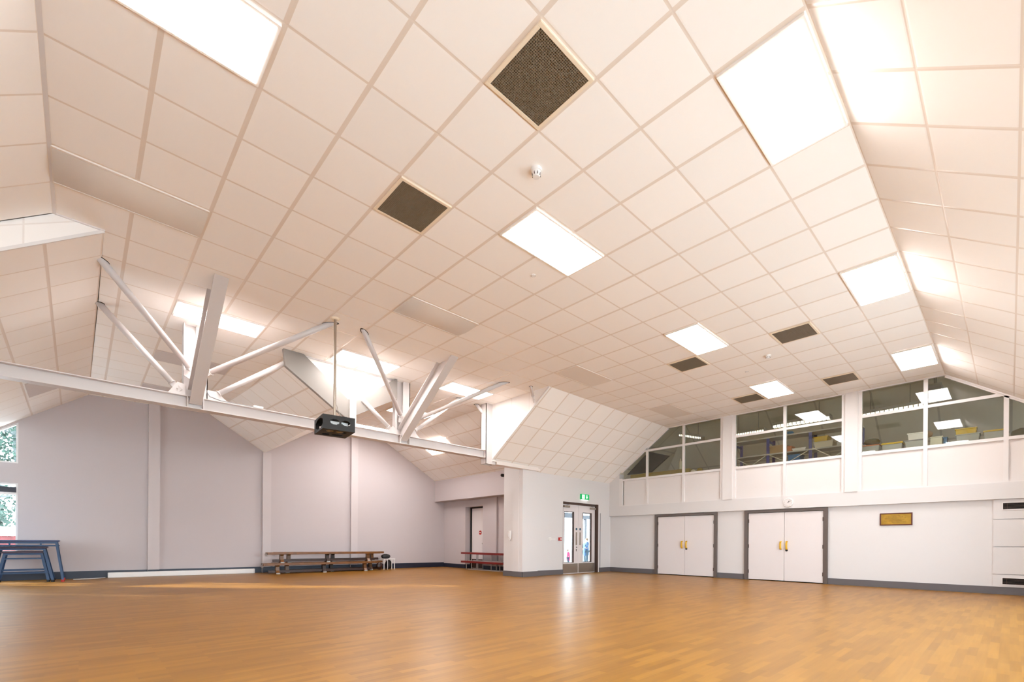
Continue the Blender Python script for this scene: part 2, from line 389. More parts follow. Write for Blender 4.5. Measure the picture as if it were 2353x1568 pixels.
# thin edge trims along the folds
mb = MB()
mb.bar((-.215, U0, ZC - .004), (-.215, UC, ZC - .004), .035, .008)
mb.bar((-.21, UC - .012, ZC - .006), (.19, UC - .012, ZC - .006), .03, .012)
mb.bar((.181, UC - .01, ZC - .01), (V0, UC - .01, ZC - .01 - K * (.181 - V0)), .03, .02, up=(0, 1, 0))
mb.bar((7.5, UC, ZC - .01), (7.5, 8.93, 2.91), .012, .03)
mb.bar((2.963, 8.93, ZC - .008), (4.85, 8.93, ZC - .008), .03, .03)
struct('trim_1', mb, M['trimw'], org=(0, 0, 0))
mb = MB()
mb.bar((V1 - .015, UR, ZC - .012), (V1 - .015, UC, ZC - .012), .03, .024)
mb.bar((V1 - .015, UR, ZC - .012), (V1 - .015, U0, zr - .012), .03, .024)
struct('trim_2', mb, M['trimw'], org=(0, 0, 0))

# ---- roof over everything, keeps daylight out of the loft
mb = MB()
mb.box(-3.2, 13.0, -1.5, 9.12, 4.80, 4.9); mb.box(-3.2, 10.5, 9.12, 15.6, 4.80, 4.9); mb.box(12.95, 18.2, -3.2, 10.5, 4.80, 4.9)
struct('roof', mb, M['wall'], org=(0, 0, 0))

# ---- store wall (right): lower wall, bulkhead, posts and glazed screen
mb = MB()
mb.box(12.76, 12.95, 7.31, 9.1, 0, 1.82); mb.box(12.76, 12.95, 4.735, 5.46, 0, 1.82); mb.box(12.76, 12.95, -1.5, 2.90, 0, 1.82)
mb.box(12.80, 12.95, 5.46, 7.31, 1.70, 1.82); mb.box(12.80, 12.95, 2.90, 4.735, 1.70, 1.82)
struct('wall_right', mb, M['wall'], org=(0, 0, 0))
mb = MB()
mb.box(12.68, 12.95, -1.5, 9.1, 1.80, 2.11)
mb.prism([(12.69, 8.583, 2.11), (12.69, 9.02, 2.11), (12.69, 9.02, 2.84), (12.69, 8.583, 3.15)], (.26, 0, 0))
struct('wall_right', mb, M['wall'], org=(0, 0, 0))
mb = MB()
mb.box(12.66, 12.86, 5.035, 5.30, 2.11, ZC); mb.box(12.66, 12.86, 2.325, 2.565, 2.11, ZC)
mb.box(12.655, 12.86, 5.045, 5.075, 2.11, ZC); mb.box(12.655, 12.86, 2.335, 2.36, 2.11, ZC)
struct('trim_3', mb, M['trimw'], org=(0, 0, 0))
def topz(u):
    if u > UC: return ZC - .7136 * (u - UC)
    if u < UR: return ZC - K * (UR - u)
    return ZC
bays = [[8.46, 7.591, 6.42, 5.30], [5.035, 3.80, 2.565], [2.325, 1.20, .065, -1.2]]
labels_n = 1
for bi, edges in enumerate(bays):
    root = bpy.data.objects.new('window_%d' % (bi + 1), None); COL.objects.link(root)
    root.location = (12.70, (edges[0] + edges[-1]) / 2, 2.11); ORG[root.name] = tuple(root.location); root['kind'] = 'structure'
    fr = MB(); pn = MB(); gl = []
    x0, x1 = 12.685, 12.745
    hi, lo = edges[0], edges[-1]
    for z0, z1 in ((2.905, 2.965), (3.735, 3.795)):
        # clip transom to the slope
        h2 = hi
        if hi > UC: h2 = min(hi, UC + (ZC - z1) / .7136)
        l2 = lo if lo > 0 else max(lo, UR - (ZC - z1) / K)
        fr.box(x0 + .003, x1 - .003, l2 + .004, h2 - .004, z0, z1)
    fr.box(x0 + .003, x1 - .003, lo + .004, hi + (.11 if bi == 0 else -.004), 2.111, 2.135)
    for k, u in enumerate(edges):
        wd = .034
        c = u - wd if k == 0 else (u + wd if k == len(edges) - 1 else u)
        if bi == 0 and k == 0:
            fr.box(x0, x1, 8.46, 8.583, 2.11, 2.985); continue
        if bi == 2 and k == len(edges) - 1: c = u
        fr.box(x0, x1, c - wd, c + wd, 2.11, min(topz(c - wd), topz(c + wd)))
    if bi == 0:
        fr.bar((12.715, 8.5, ZC - .7136 * (8.5 - UC) - .03), (12.715, UC, ZC - .03), .06, .05)
    if bi == 2:
        fr.bar((12.715, UR, ZC - .03), (12.715, -1.2, ZC - K * (UR + 1.2) - .03), .06, .05)
    build('frame', fr, M['trimw'], root, kind=None)
    for a, b in zip(edges[:-1], edges[1:]):
        pn2 = MB(); pn2.box(12.725, 12.745, b + .03, a - .03, 2.13, 2.91); build('infill_panel', pn2, M['panelw'], root)
        for z0, z1 in ((2.965, 3.735), (3.795, 9)):
            # polygon under the roof line
            top = []
            n = 12
            us = [b + .034 + (a - b - .068) * t / n for t in range(n + 1)]
            us += [x for x in (UC, UR) if us[0] < x < us[-1]]
            us += [UC + (ZC - .03 - zz) / .7136 for zz in (z0, min(z1, ZC))]
            us = sorted(x for x in us if b + .03 <= x <= a - .03)
            poly = [(x, min(z1, topz(x) - .03)) for x in us]
            poly = [(x, z) for x, z in poly if z > z0 + .004]
            if len(poly) < 2: continue
            g = MB(); g.prism([(12.712, poly[0][0], z0), (12.712, poly[-1][0], z0)] + [(12.712, x, z) for x, z in poly[::-1]], (.008, 0, 0))
            build('pane', g, M['glass_s'], root)

# storage double doors
def store_door(n, ua, ub, label_keys):
    """ua > ub outer frame edges"""
    root = bpy.data.objects.new('door_%d' % n, None); COL.objects.link(root); root['kind'] = 'structure'
    root.location = (12.72, (ua + ub) / 2, 0); ORG[root.name] = tuple(root.location)
    f = MB()
    f.box(12.70, 12.84, ua - .075, ua, 0, 1.79); f.box(12.70, 12.84, ub, ub + .075, 0, 1.79); f.box(12.70, 12.84, ub + .075, ua - .075, 1.725, 1.79)
    f.box(12.72, 12.84, ua - .09, ua - .074, 0, 1.74); f.box(12.72, 12.84, ub + .074, ub + .09, 0, 1.74)
    build('door_frame', f, M['frame_grey'], root)
    dk = MB(); dk.box(12.80, 12.83, ub + .06, ua - .06, 0, 1.74); build('dark_gap', dk, M['void'], root)
    mid = {2: 6.388, 3: 3.809}[n]
    for s, (p, q) in enumerate([(mid + .004, ua - .095), (ub + .095, mid - .004)]):
        d = MB(); d.box(12.735, 12.775, p, q, .022, 1.715); leaf = build('door_leaf', d, M['doorw'], root, bevel=.002)
        c = mid + (.075 if s == 0 else -.06)
        hnd = MB(); x = 12.735
        hnd.tube([(x, c, .985), (x - .03, c, .98), (x - .045, c, .96), (x - .045, c, .83), (x - .03, c, .81), (x, c, .805)], .022, 10)
        hnd.box(x - .006, x, c - .02, c + .02, .975, 1.0); hnd.box(x - .006, x, c - .02, c + .02, .79, .815)
        build('handle', hnd, M['yellow'], leaf, smooth=True)
        if s == 1:
            lk = MB(); lk.cyl((x, c + .005, .775), (x - .012, c + .005, .775), .028); build('lock', lk, M['black'], leaf)
        hg = MB()
        e = q if s == 0 else p
        for z in (.22, .87, 1.52): hg.cyl((12.732, e, z - .045), (12.732, e, z + .045), .011, n=8)
        build('hinge', hg, M['frame_dark'], leaf)
store_door(2, 7.325, 5.456, 0); store_door(3, 4.738, 2.895, 0)

def skirt(name, segs, mat, h=.142):
    mb = MB()
    for (a, b) in segs: mb.bar((a[0], a[1], h / 2), (b[0], b[1], h / 2), .022, h)
    struct(name, mb, mat, org=(0, 0, 0))
skirt('baseboard_right', [((12.75, 8.95), (12.75, 7.325)), ((12.75, 5.455), (12.75, 4.74)), ((12.75, 2.895), (12.75, -1.19))], M['skirt'])

# heater cabinet at the right end of the store wall
hc = thing('heater_cabinet', (12.74, -.35, .142), 'white wall-height heater casing with dark grilles at the right end of the store wall', 'heater')
mb = MB()
for z0, z1 in ((.145, .373), (.385, .895), (.907, 1.413), (1.425, 1.795)): mb.box(12.725, 12.76, -1.15, .225, z0, z1)
build('casing', mb, M['wall'], hc)
for z0, z1 in ((1.605, 1.722), (.195, .312)):
    mb = MB(); mb.box(12.718, 12.73, -.9, .098, z0, z1); g = build('grille', mb, M['void'], hc)
    mb = MB()
    for k in range(5): mb.box(12.712, 12.72, -.9, .098, z0 + .008 + k * .024, z0 + .014 + k * .024)
    mb.box(12.710, 12.722, .040, .048, z0, z1)
    build('slats', mb, M['frame_dark'], g)
    mb = MB(); a, b = .112, -.915
    mb.box(12.712, 12.726, b, a, z1, z1 + .014); mb.box(12.712, 12.726, b, a, z0 - .014, z0); mb.box(12.712, 12.726, a - .013, a, z0, z1)
    build('grille_frame', mb, M['trimw'], g)

# wall clock
ck = thing('wall_clock', (12.68, 3.705, 1.945), 'round white wall clock showing ten past one above the wider storage doors', 'clock')
mb = MB(); mb.cyl((12.68, 3.705, 1.945), (12.645, 3.705, 1.945), .112, .106, 40); build('case', mb, M['white'], ck, smooth=False)
mb = MB(); mb.cyl((12.6445, 3.705, 1.945), (12.642, 3.705, 1.945), .096, n=40); build('dial', mb, M['panelw'], ck)
for k in range(12):
    mb = MB(); a = k * math.pi / 6; r = .080; mb.box(12.640, 12.642, 3.705 - r * math.sin(a) - .004, 3.705 - r * math.sin(a) + .004, 1.945 + r * math.cos(a) - .007, 1.945 + r * math.cos(a) + .007); build('hour_mark', mb, M['grey'], ck)
def hand(a, l, wd):
    mb = MB(); mb.bar((12.637, 3.705 + .012 * math.sin(a), 1.945 - .012 * math.cos(a)), (12.637, 3.705 - l * math.sin(a), 1.945 + l * math.cos(a)), wd, .003, up=(1, 0, 0)); build('hand', mb, M['black'], ck)
hand(math.radians(36), .05, .009); hand(math.radians(62), .075, .006)

# brass plaque
pq = thing('brass_plaque', (12.76, 1.668, 1.34), 'engraved brass plaque in a dark red wooden frame on the white store wall', 'plaque')
mb = MB(); a, b, z0, z1 = 1.94, 1.398, 1.342, 1.606
mb.box(12.735, 12.76, b, a, z0, z0 + .022); mb.box(12.735, 12.76, b, a, z1 - .022, z1); mb.box(12.735, 12.76, b, b + .022, z0 + .022, z1 - .022); mb.box(12.735, 12.76, a - .022, a, z0 + .022, z1 - .022)
build('frame', mb, M['mahog'], pq, bevel=.003)
mb = MB(); mb.box(12.747, 12.758, b + .02, a - .02, z0 + .02, z1 - .02); build('plate', mb, M['brass'], pq)
for r, (s, e) in enumerate([(.17, .33), (.12, .38), (.06, .43), (.06, .40), (.05, .36), (.18, .42)]):
    zz = z1 - .055 - r * .028; mb = MB(); n = int((e - s) / .006)
    top = [(12.7465, a - .02 - s - k * .006, zz + .001 + .004 * random.random()) for k in range(n)]
    bot = [(12.7465, y, zz - .001 - .004 * random.random()) for x, y, z in top]
    mb.prism(top + bot[::-1], (.0005, 0, 0)); build('engraved_line', mb, M['engrave'], pq)

# ---- exit-door wall (back)
mb = MB()
mb.box(8.62, 10.385, UD, 9.12, 0, 2.95); mb.box(12.09, 12.9, UD, 9.12, 0, 2.95); mb.box(10.385, 12.09, UD, 9.12, 2.14, 2.95); mb.box(9.8, 12.95, 9.06, 9.12, 2.9, 4.85)
struct('wall_back', mb, M['wall'], org=(0, 0, 0))
mb = MB()
mb.box(8.60, 9.19, 8.83, UD + .01, 0, 3.02); mb.box(8.59, 8.74, 8.97, 9.215, 0, 3.0); mb.box(8.625, 8.74, 9.215, 9.60, 0, 3.0)
struct('wall_back', mb, M['wall'], org=(0, 0, 0))
mb = MB(); mb.box(7.62, 9.19, 8.76, 8.96, 2.87, 2.93); mb.box(7.5, 9.12, 8.76, 8.80, 2.93, 2.965)
struct('trim_4', mb, M['tile_white'], org=(0, 0, 0))
skirt('baseboard_back', [((8.60, 8.82), (9.20, 8.82)), ((9.2, 8.95), (10.385, 8.95)), ((12.09, 8.95), (12.74, 8.95)), ((8.58, 8.82), (8.58, 9.23)), ((8.615, 9.23), (8.615, 9.60)), ((9.2, 8.82), (9.2, 8.95))], M['skirt'])

root = bpy.data.objects.new('door_1', None); COL.objects.link(root); root['kind'] = 'structure'
root.location = (11.2, UD, 0); ORG[root.name] = (11.2, UD, 0)
mb = MB(); mb.box(10.385, 12.05, 8.95, 9.10, 2.075, 2.14); mb.box(11.96, 12.06, 8.93, 9.10, 0, 2.14); mb.box(10.375, 10.40, 8.965, 9.10, 0, 2.08)
build('door_frame', mb, M['frame_dark'], root)
mb = MB(); mb.box(12.06, 12.11, 8.935, 8.96, 0, 2.14); build('architrave', mb, M['trimw'], root)
def exit_leaf(a, b, ga, gb, side):
    y0, y1 = 8.99, 9.035
    m1 = MB(); z0, z1, g0, g1 = .003, 2.072, .33, 1.862
    m1.box(a, b, y0, y1, z0, g0); m1.box(a, b, y0, y1, g1, z1); m1.box(a, ga, y0, y1, g0, g1); m1.box(gb, b, y0, y1, g0, g1)
    leaf = build('door_leaf', m1, M['doorw'], root)
    m1 = MB(); t = .022
    m1.box(ga, gb, y0 - .006, y1 + .006, g0, g0 + t * .8); m1.box(ga, gb, y0 - .006, y1 + .006, g1 - t, g1); m1.box(ga, ga + t * .6, y0 - .006, y1 + .006, g0, g1); m1.box(gb - t * 1.6, gb, y0 - .006, y1 + .006, g0, g1)
    bead = build('glazing_bead', m1, M['frame_dark'], leaf)
    m1 = MB(); m1.box(ga, gb, y0 + .018, y0 + .026, g0, g1); build('pane', m1, M['glass'], leaf)
    m1 = MB(); m1.box(a + .012, b - .012, y0 - .004, y0, .02, .30); build('kick_plate', m1, M['metal'], leaf)
    m1 = MB(); c = b - .085 if side < 0 else a + .085
    m1.box(c - .03, c + .03, y0 - .004, y0, .86, 1.25); build('push_plate', m1, M['metal'], leaf)
    m1 = MB(); m1.cyl((c, y0, 1.345), (c, y0 - .006, 1.345), .036, n=24); build('safety_disc', m1, M['teal_d'], leaf)
    if side < 0:
        m1 = MB(); m1.cyl((c + .012, y0, .79), (c + .012, y0 - .01, .79), .022); m1.cyl((c, y0, .72), (c, y0 - .01, .72), .018); m1.box(c - .012, c + .012, y0 - .006, y0, .67, .72)
        build('lock', m1, M['frame_grey'], leaf)
    m1 = MB(); s = (a + .01, a + .27) if side < 0 else (b - .27, b - .01)
    m1.box(s[0], s[1], y0 - .055, y0, 1.975, 2.035); m1.bar((s[0] + .13, y0 - .045, 2.045), (s[0] + .13 + .16 * side * -1, y0 - .03, 2.075), .02, .012)
    build('door_closer', m1, M['metal'], leaf, bevel=.004)
exit_leaf(10.41, 11.128, 10.475, 10.925, -1); exit_leaf(11.136, 11.955, 11.345, 11.79, 1)
mb = MB(); mb.box(12.185, 12.20, 8.945, 8.96, .142, 1.88); struct('trim_5', mb, M['grey'], org=(0, 0, 0))

# exit sign
es = thing('exit_sign', (11.355, UD, 2.25), 'small lit green exit sign with running figure and down arrow above the glazed doors', 'sign')
mb = MB(); mb.box(11.165, 11.545, 8.90, UD, 2.252, 2.42); build('lamp_box', mb, M['green'], es)
mb = MB(); y = 8.897
mb.box(11.20, 11.315, y, y + .003, 2.272, 2.402); build('doorway_symbol', mb, M['white_e'], es); mb = MB()
cx, cz = 11.425, 2.336
mb.add([(cx - .016, y, cz + .062), (cx + .016, y, cz + .062), (cx + .016, y, cz), (cx + .045, y, cz), (cx, y, cz - .06), (cx - .045, y, cz), (cx - .016, y, cz)], [tuple(range(7))])
build('arrow_symbol', mb, M['white_e'], es)
mb = MB(); y = 8.893
mb.cyl((11.262, y + .002, 2.384), (11.262, y, 2.384), .010, n=12)
for p, q, t in [((11.262, 2.372), (11.25, 2.330), .015), ((11.25, 2.33), (11.275, 2.308), .010), ((11.275, 2.308), (11.268, 2.285), .009), ((11.25, 2.33), (11.232, 2.302), .010), ((11.232, 2.302), (11.215, 2.30), .009), ((11.262, 2.366), (11.285, 2.352), .008), ((11.262, 2.366), (11.238, 2.352), .008)]:
    mb.bar((p[0], y + .001, p[1]), (q[0], y + .001, q[1]), t, .002, up=(0, 1, 0))
build('running_figure', mb, M['green'], es)
mb = MB(); mb.box(11.20, 11.51, 8.905, 8.955, 2.24, 2.252); build('down_light', mb, M['white_e'], es)
# call point and switch
cp = thing('fire_call_point', (10.235, UD, .98), 'small red fire alarm call point on the white wall left of the glazed doors', 'alarm')
mb = MB(); mb.box(10.18, 10.29, 8.905, UD, .985, 1.08); build('housing', mb, M['red'], cp, bevel=.004)
mb = MB(); mb.box(10.205, 10.27, 8.902, 8.905, 1.015, 1.052); build('window', mb, M['white'], cp)
sw = thing('light_switch', (9.80, UD, .98), 'white switch plate with short cable cover on the wall beside the red call point', 'switch')
mb = MB(); mb.box(9.745, 9.865, 8.94, UD, .985, 1.075); build('plate', mb, M['white'], sw, bevel=.004)
mb = MB(); mb.box(9.865, 10.05, 8.950, UD, 1.02, 1.035); build('cable_cover', mb, M['white'], sw)
mb = MB(); mb.box(9.79, 9.82, 8.933, 8.94, 1.01, 1.05); build('rocker', mb, M['panelw'], sw)
# wall phone on the pillar side
ph = thing('wall_phone', (8.575, 9.315, .97), 'white wall telephone handset on the pillar beside the alcove', 'telephone')
mb = MB(); mb.box(8.575, 8.622, 9.27, 9.36, 1.03, 1.24); build('base', mb, M['white'], ph, bevel=.008)
mb = MB(); mb.tube([(8.572, 9.33, 1.215), (8.555, 9.33, 1.19), (8.55, 9.33, 1.13), (8.555, 9.33, 1.075), (8.572, 9.33, 1.05)], .016, 8); build('handset', mb, M['trimw'], ph, smooth=True)
mb = MB(); mb.tube([(8.57, 9.325, 1.05), (8.565, 9.30, 1.0), (8.57, 9.275, .975), (8.57, 9.255, 1.0), (8.575, 9.275, 1.04)], .006, 6); build('cord', mb, M['white'], ph, smooth=True)

# ---- area B: bulkhead, alcove, far wall
mb = MB(); mb.box(9.6, 9.75, 9.0, UL(9.6) + .1, 2.41, 3.25); mb.box(9.75, 10.2, 9.12, UL(9.6) + .1, 2.41, 2.48); mb.box(10.2, 10.5, 9.12, 15.5, 2.40, 4.85)
struct('wall_alcove', mb, M['wall_b'], org=(0, 0, 0))
mb = MB()
DA, DB = 13.17, 12.20
mb.box(10.0, 10.12, DA, UL(10) + .1, 0, 2.45); mb.box(10.12, 10.3, DA, DA + .1, 0, 2.3)
mb.box(10.0, 10.12, 9.12, DB, 0, 2.45); mb.box(10.12, 10.3, DB - .06, DB, 0, 2.3); mb.box(10.33, 10.45, 11.9, 13.5, -.1, 2.4); mb.box(10.0, 10.3, DB, DA, 2.17, 2.40)
mb.box(9.93, 10.0, 11.41, 11.66, 0, 2.42)
struct('wall_alcove', mb, M['wall_b'], org=(0, 0, 0))
root = bpy.data.objects.new('door_4', None); COL.objects.link(root); root['kind'] = 'structure'
root.location = (10.27, (DA + DB) / 2, 0); ORG[root.name] = tuple(root.location)
mb = MB(); mb.box(10.22, 10.32, DA - .07, DA, 0, 2.17); mb.box(10.22, 10.32, DB, DB + .05, 0, 2.17); mb.box(10.22, 10.32, DB, DA, 2.12, 2.17); build('door_frame', mb, M['black'], root)
mb = MB(); mb.box(10.25, 10.30, DB + .05, DA - .07, .002, 2.12); leaf = build('door_leaf', mb, M['doorw'], root)
mb = MB(); mb.box(10.244, 10.25, DB + .06, DA - .075, .02, .33); build('kick_plate', mb, M['frame_dark'], leaf)
mb = MB(); mb.cyl((10.25, 12.635, 1.262), (10.246, 12.635, 1.262), .075, n=28); sg = build('no_entry_sign', mb, M['red'], leaf)
mb = MB(); mb.box(10.243, 10.246, 12.585, 12.685, 1.248, 1.276); build('white_bar', mb, M['white'], leaf)
mb = MB(); mb.cyl((10.25, 12.51, .88), (10.235, 12.51, .88), .018); build('lock', mb, M['metal'], leaf)
dm = thing('security_camera', (9.60, 10.72, 2.95), 'small black dome camera on the white bulkhead beside the pillar', 'camera')
mb = MB(); mb.cyl((9.60, 10.72, 3.0), (9.575, 10.72, 3.0), .05, n=20); build('mount', mb, M['black'], dm)
mb = MB(); mb.ball((9.545, 10.72, 3.0), .05); build('dome', mb, M['black'], dm, smooth=True)

# far wall with two windows at its left end
x_r = WL(-.985, 1)[0]
WT = (0, .22, 0)
def wq(mb, pts): mb.prism([(WL(v, z) if z > 0 else (WL(v, 1)[0], UL(WL(v, 1)[0]), 0)) for v, z in pts], WT)
mb = MB()
ax = x_r
def P(v, z): return (v, UL(v), z)
mb.prism([P(ax, 0), P(10.5, 0), P(10.5, 4.8), P(ax, 4.8)], WT)
W1T, W1B, W2T, W2B = 3.50, 2.585, 2.15, .62
mb.prism([P(-1.5, 0), P(ax, 0), P(ax, W2B), P(-1.5, W2B)], WT); mb.prism([P(-2.75, 0), P(-1.5, 0), P(-1.5, .1), P(-2.75, .1)], WT)
mb.prism([P(-1.5, W2T), P(ax, W2T), P(ax, W1B), P(-1.5, W1B)], WT)
sl = .70
mb.prism([P(-3.1, W1T - sl * (ax + 3.1)), P(ax, W1T), P(ax, 4.8), P(-3.1, 4.8)], WT)
mb.prism([P(-3.1, 0), P(-2.75, 0), P(-2.75, W1T - sl * (ax + 2.75)), P(-3.1, W1T - sl * (ax + 3.1))], WT)
struct('wall_far', mb, M['wall_b'], org=(0, 0, 0))
for n, (vl, vr) in enumerate([(1.243, 1.475), (3.838, 4.056), (6.455, 6.68)]):
    mb = MB(); a = WL(vl, 1)[0]; b = WL(vr, 1)[0]
    top = {0: ZC, 1: vf[2] - .0, 2: ZC}[n]
    mb.prism([(a, UL(a) - .09, 0), (b, UL(b) - .09, 0), (b, UL(b) + .02, 0), (a, UL(a) + .02, 0)], (0, 0, top - .002))
    struct('trim_%d' % (6 + n), mb, M['pilaster'], org=(0, 0, 0))
mb = MB(); a = WL(9.35, 1)[0]
mb = MB()
xs = [-2.9, WL(1.243, 1)[0], WL(1.243, 1)[0], WL(1.475, 1)[0], WL(1.475, 1)[0], WL(3.838, 1)[0], WL(3.838, 1)[0], WL(4.056, 1)[0], WL(4.056, 1)[0], WL(6.455, 1)[0], WL(6.455, 1)[0], WL(6.68, 1)[0], WL(6.68, 1)[0], 10.0]
offs = [0, 0, .09, .09, 0, 0, .09, .09, 0, 0, .09, .09, 0, 0]
for k in range(len(xs) - 1):
    if xs[k + 1] - xs[k] < .01: continue
    mb.bar((xs[k], UL(xs[k]) - offs[k] - .01, .085), (xs[k + 1], UL(xs[k + 1]) - offs[k + 1] - .01, .085), .022, .17)
struct('baseboard_far', mb, M['skirt_b'], org=(0, 0, 0))
skirt('baseboard_alcove', [((9.99, 14.5), (9.99, DA)), ((9.99, DA), (10.22, DA)), ((9.99, DB), (9.99, 11.66)), ((9.92, 11.66), (9.92, 11.41)), ((9.99, 11.41), (9.99, 9.6))], M['skirt_b'])

# far-wall windows
def far_window(n, outline, mull, blind=None):
    root = bpy.data.objects.new('window_%d' % n, None); COL.objects.link(root); root['kind'] = 'structure'
    root.location = (-1.9, 15.05, outline[0][1]); ORG[root.name] = tuple(root.location)
    fr = MB()
    for k in range(len(outline)):
        a, b = outline[k], outline[(k + 1) % len(outline)]
        fr.bar((a[0], UL(a[0]) + .06, a[1]), (b[0], UL(b[0]) + .06, b[1]), .07, .07, up=(0, 1, 0))
    for m in mull: fr.bar((m[0], UL(m[0]) + .06, m[1]), (m[0], UL(m[0]) + .06, m[2]), .05, .06, up=(0, 1, 0))
    build('window_frame', fr, M['trimw'], root)
    g = MB(); g.prism([(v, UL(v) + .055, z) for v, z in outline], (0, .008, 0)); build('pane', g, M['glass'], root)
    if blind:
        bl = MB(); a, b = outline[0][0], outline[1][0]
        bl.prism([(a, UL(a) + .01, blind[0]), (b - .03, UL(b) + .01, blind[0]), (b - .03, UL(b) + .01, blind[1]), (a, UL(a) + .01, blind[1])], (0, .03, 0)); build('blind', bl, M['blind'], root)
        bl = MB(); bl.prism([(a, UL(a) - .0, blind[0] - .05), (b - .02, UL(b) - .0, blind[0] - .05), (b - .02, UL(b) - .0, blind[0]), (a, UL(a) - .0, blind[0])], (0, .05, 0)); build('blind_rail', bl, M['trimw'], root)
far_window(4, [(-1.5, W2B), (ax, W2B), (ax, W2T), (-1.5, W2T)], [], (1.94, 2.06))
far_window(5, [(-1.5, W1B), (ax, W1B), (ax, W1T), (-1.5, W1T - sl * (ax + 1.5))], [])
far_window(8, [(-2.75, .1), (-1.53, .1), (-1.53, W1T - sl * (ax + 1.53)), (-2.75, W1T - sl * (ax + 2.75))], [])  # unseen tall window, shaped so the sun strip on the floor runs unbroken

# side wall (left, out of frame) with a long window put in for daylight, and wall behind the camera
mb = MB()
mb.box(-3.1, V0, -1.5, 9.4, 0, 4.8); mb.box(-3.1, V0, 13.8, 15.3, 0, 4.8); mb.box(-3.1, V0, 9.4, 13.8, 0, .75); mb.box(-3.1, V0, 9.4, 13.8, 2.12, 4.8)
struct('wall_left', mb, M['wall_b'], org=(0, 0, 0))
root = bpy.data.objects.new('window_6', None); COL.objects.link(root); root['kind'] = 'structure'
root.location = (-3.0, 11.6, .75); ORG[root.name] = (-3.0, 11.6, .75)
mb = MB(); mb.box(-3.05, -2.96, 9.4, 13.8, .75, .81); mb.box(-3.05, -2.96, 9.4, 13.8, 2.06, 2.12)
for u in (9.43, 10.5, 11.6, 12.7, 13.77): mb.box(-3.05, -2.96, u - .035, u + .035, .75, 2.12)
build('window_frame', mb, M['trimw'], root)
mb = MB(); mb.box(-3.01, -3.0, 9.4, 13.8, .75, 2.12); build('pane', mb, M['glass'], root)
mb = MB(); mb.box(-3.1, 12.95, -1.5, U0, 0, .5); mb.box(-3.1, 12.95, -1.5, U0, 2.6, 4.8); mb.box(-3.1, -2.4, -1.5, U0, .5, 2.6); mb.box(10.3, 12.95, -1.5, U0, .5, 2.6)
struct('wall_front', mb, M['wall'], org=(0, 0, 0))
root = bpy.data.objects.new('window_7', None); COL.objects.link(root); root['kind'] = 'structure'  # unseen window, added so daylight bounces up onto the ceiling
root.location = (5, -1.35, .5); ORG[root.name] = (5, -1.35, .5)
mb = MB(); mb.box(-2.4, 10.3, -1.38, -1.3, .5, .56); mb.box(-2.4, 10.3, -1.38, -1.3, 2.54, 2.6)
for k in range(6): v = -2.4 + 12.7 * k / 5; mb.box(v - .03, v + .03, -1.38, -1.3, .5, 2.6)
build('window_frame', mb, M['trimw'], root)
mb = MB(); mb.box(-2.4, 10.3, -1.35, -1.342, .5, 2.6); build('pane', mb, M['glass'], root)

# ------------------------------------------------------------------ ceiling fittings
def clight(i, j, label, z=ZC, first=[None]):
    org = (J(j) + .6, I(i) + .3, z)
    if first[0] is None:
        t = thing('ceiling_light', org, label, 'ceiling light', 'flat ceiling light panels')
        a, b, c, d = J(j) + .018, J(j + 2) - .018, I(i) + .018, I(i + 1) - .018
        mb = MB(); e = .022
        mb.box(a, b, c, c + e, z - .022, z - .001); mb.box(a, b, d - e, d, z - .022, z - .001); mb.box(a, a + e, c + e, d - e, z - .022, z - .001); mb.box(b - e, b, c + e, d - e, z - .022, z - .001)
        build('frame', mb, M['lframe'], t)
        mb = MB(); mb.box(a + e, b - e, c + e, d - e, z - .024, z - .004); build('diffuser', mb, M['light'], t)
        first[0] = t; return t
    return dup(first[0], org, label)
LIGHTS = [(-2, 3, 'largest bright light panel on the right, beside the fold of the ceiling'),
          (2, 3, 'bright rectangular light panel in the middle of the ceiling below the smoke detector'),
          (2, -3, 'bright light panel cut off by the top edge, upper left of the photo'),
          (-2, 9, 'second light panel along the right ceiling fold, beyond the largest one'),
          (2, 9, 'light panel with a square grille just beyond it, above the middle of the glazed screen'),
          (-2, 15, 'light panel touching the ceiling fold nearest the peak of the glazed screen'),
          (2, 15, 'farthest light panel before the glazed screen, beside a small square grille'),
          (10, -1, 'light panel crossed by the left white sloping roof beam'),
          (10, 3, 'light panel just above the white triangle and behind the projector pole'),
          (10, 7, 'light panel behind the right white sloping roof beam'),
          (14, 7, 'light panel glimpsed behind the right truss post'),
          (18, 7, 'low thin light panel seen just above the bottom beam right of the projector'),
          (-2, -3, 'light panel overhead behind the camera by the ceiling fold')]
for i, j, lb in LIGHTS: clight(i, j, lb)
# light set in the sloping ceiling by the alcove
p0 = Vector((7.5, 0, ZC)); sv = Vector((2.1, 0, -1.18)).normalized()
a0, a1 = .60, 1.12
t = thing('ceiling_light', (8.25, 12.4, 3.9), 'light panel in the sloping ceiling, seen through the truss near the alcove', 'ceiling light', 'flat ceiling light panels')
nrm = Vector((-sv.z, 0, sv.x)) * -1
if nrm.z > 0: nrm = -nrm
mb = MB()
def sp(d, u, off): p = p0 + sv * d + nrm * off; return (p.x, u, p.z)
mb.prism([sp(a0, 11.70, .004), sp(a1, 11.70, .004), sp(a1, 12.95, .004), sp(a0, 12.95, .004)], tuple(nrm * .02)); build('diffuser', mb, M['light'], t)
mb = MB()
for d0, d1, u0, u1 in ((a0 - .02, a0, 11.68, 12.97), (a1, a1 + .02, 11.68, 12.97), (a0, a1, 11.68, 11.70), (a0, a1, 12.95, 12.97)):
    mb.prism([sp(d0, u0, .003), sp(d1, u0, .003), sp(d1, u1, .003), sp(d0, u1, .003)], tuple(nrm * .02))
build('frame', mb, M['lframe'], t)

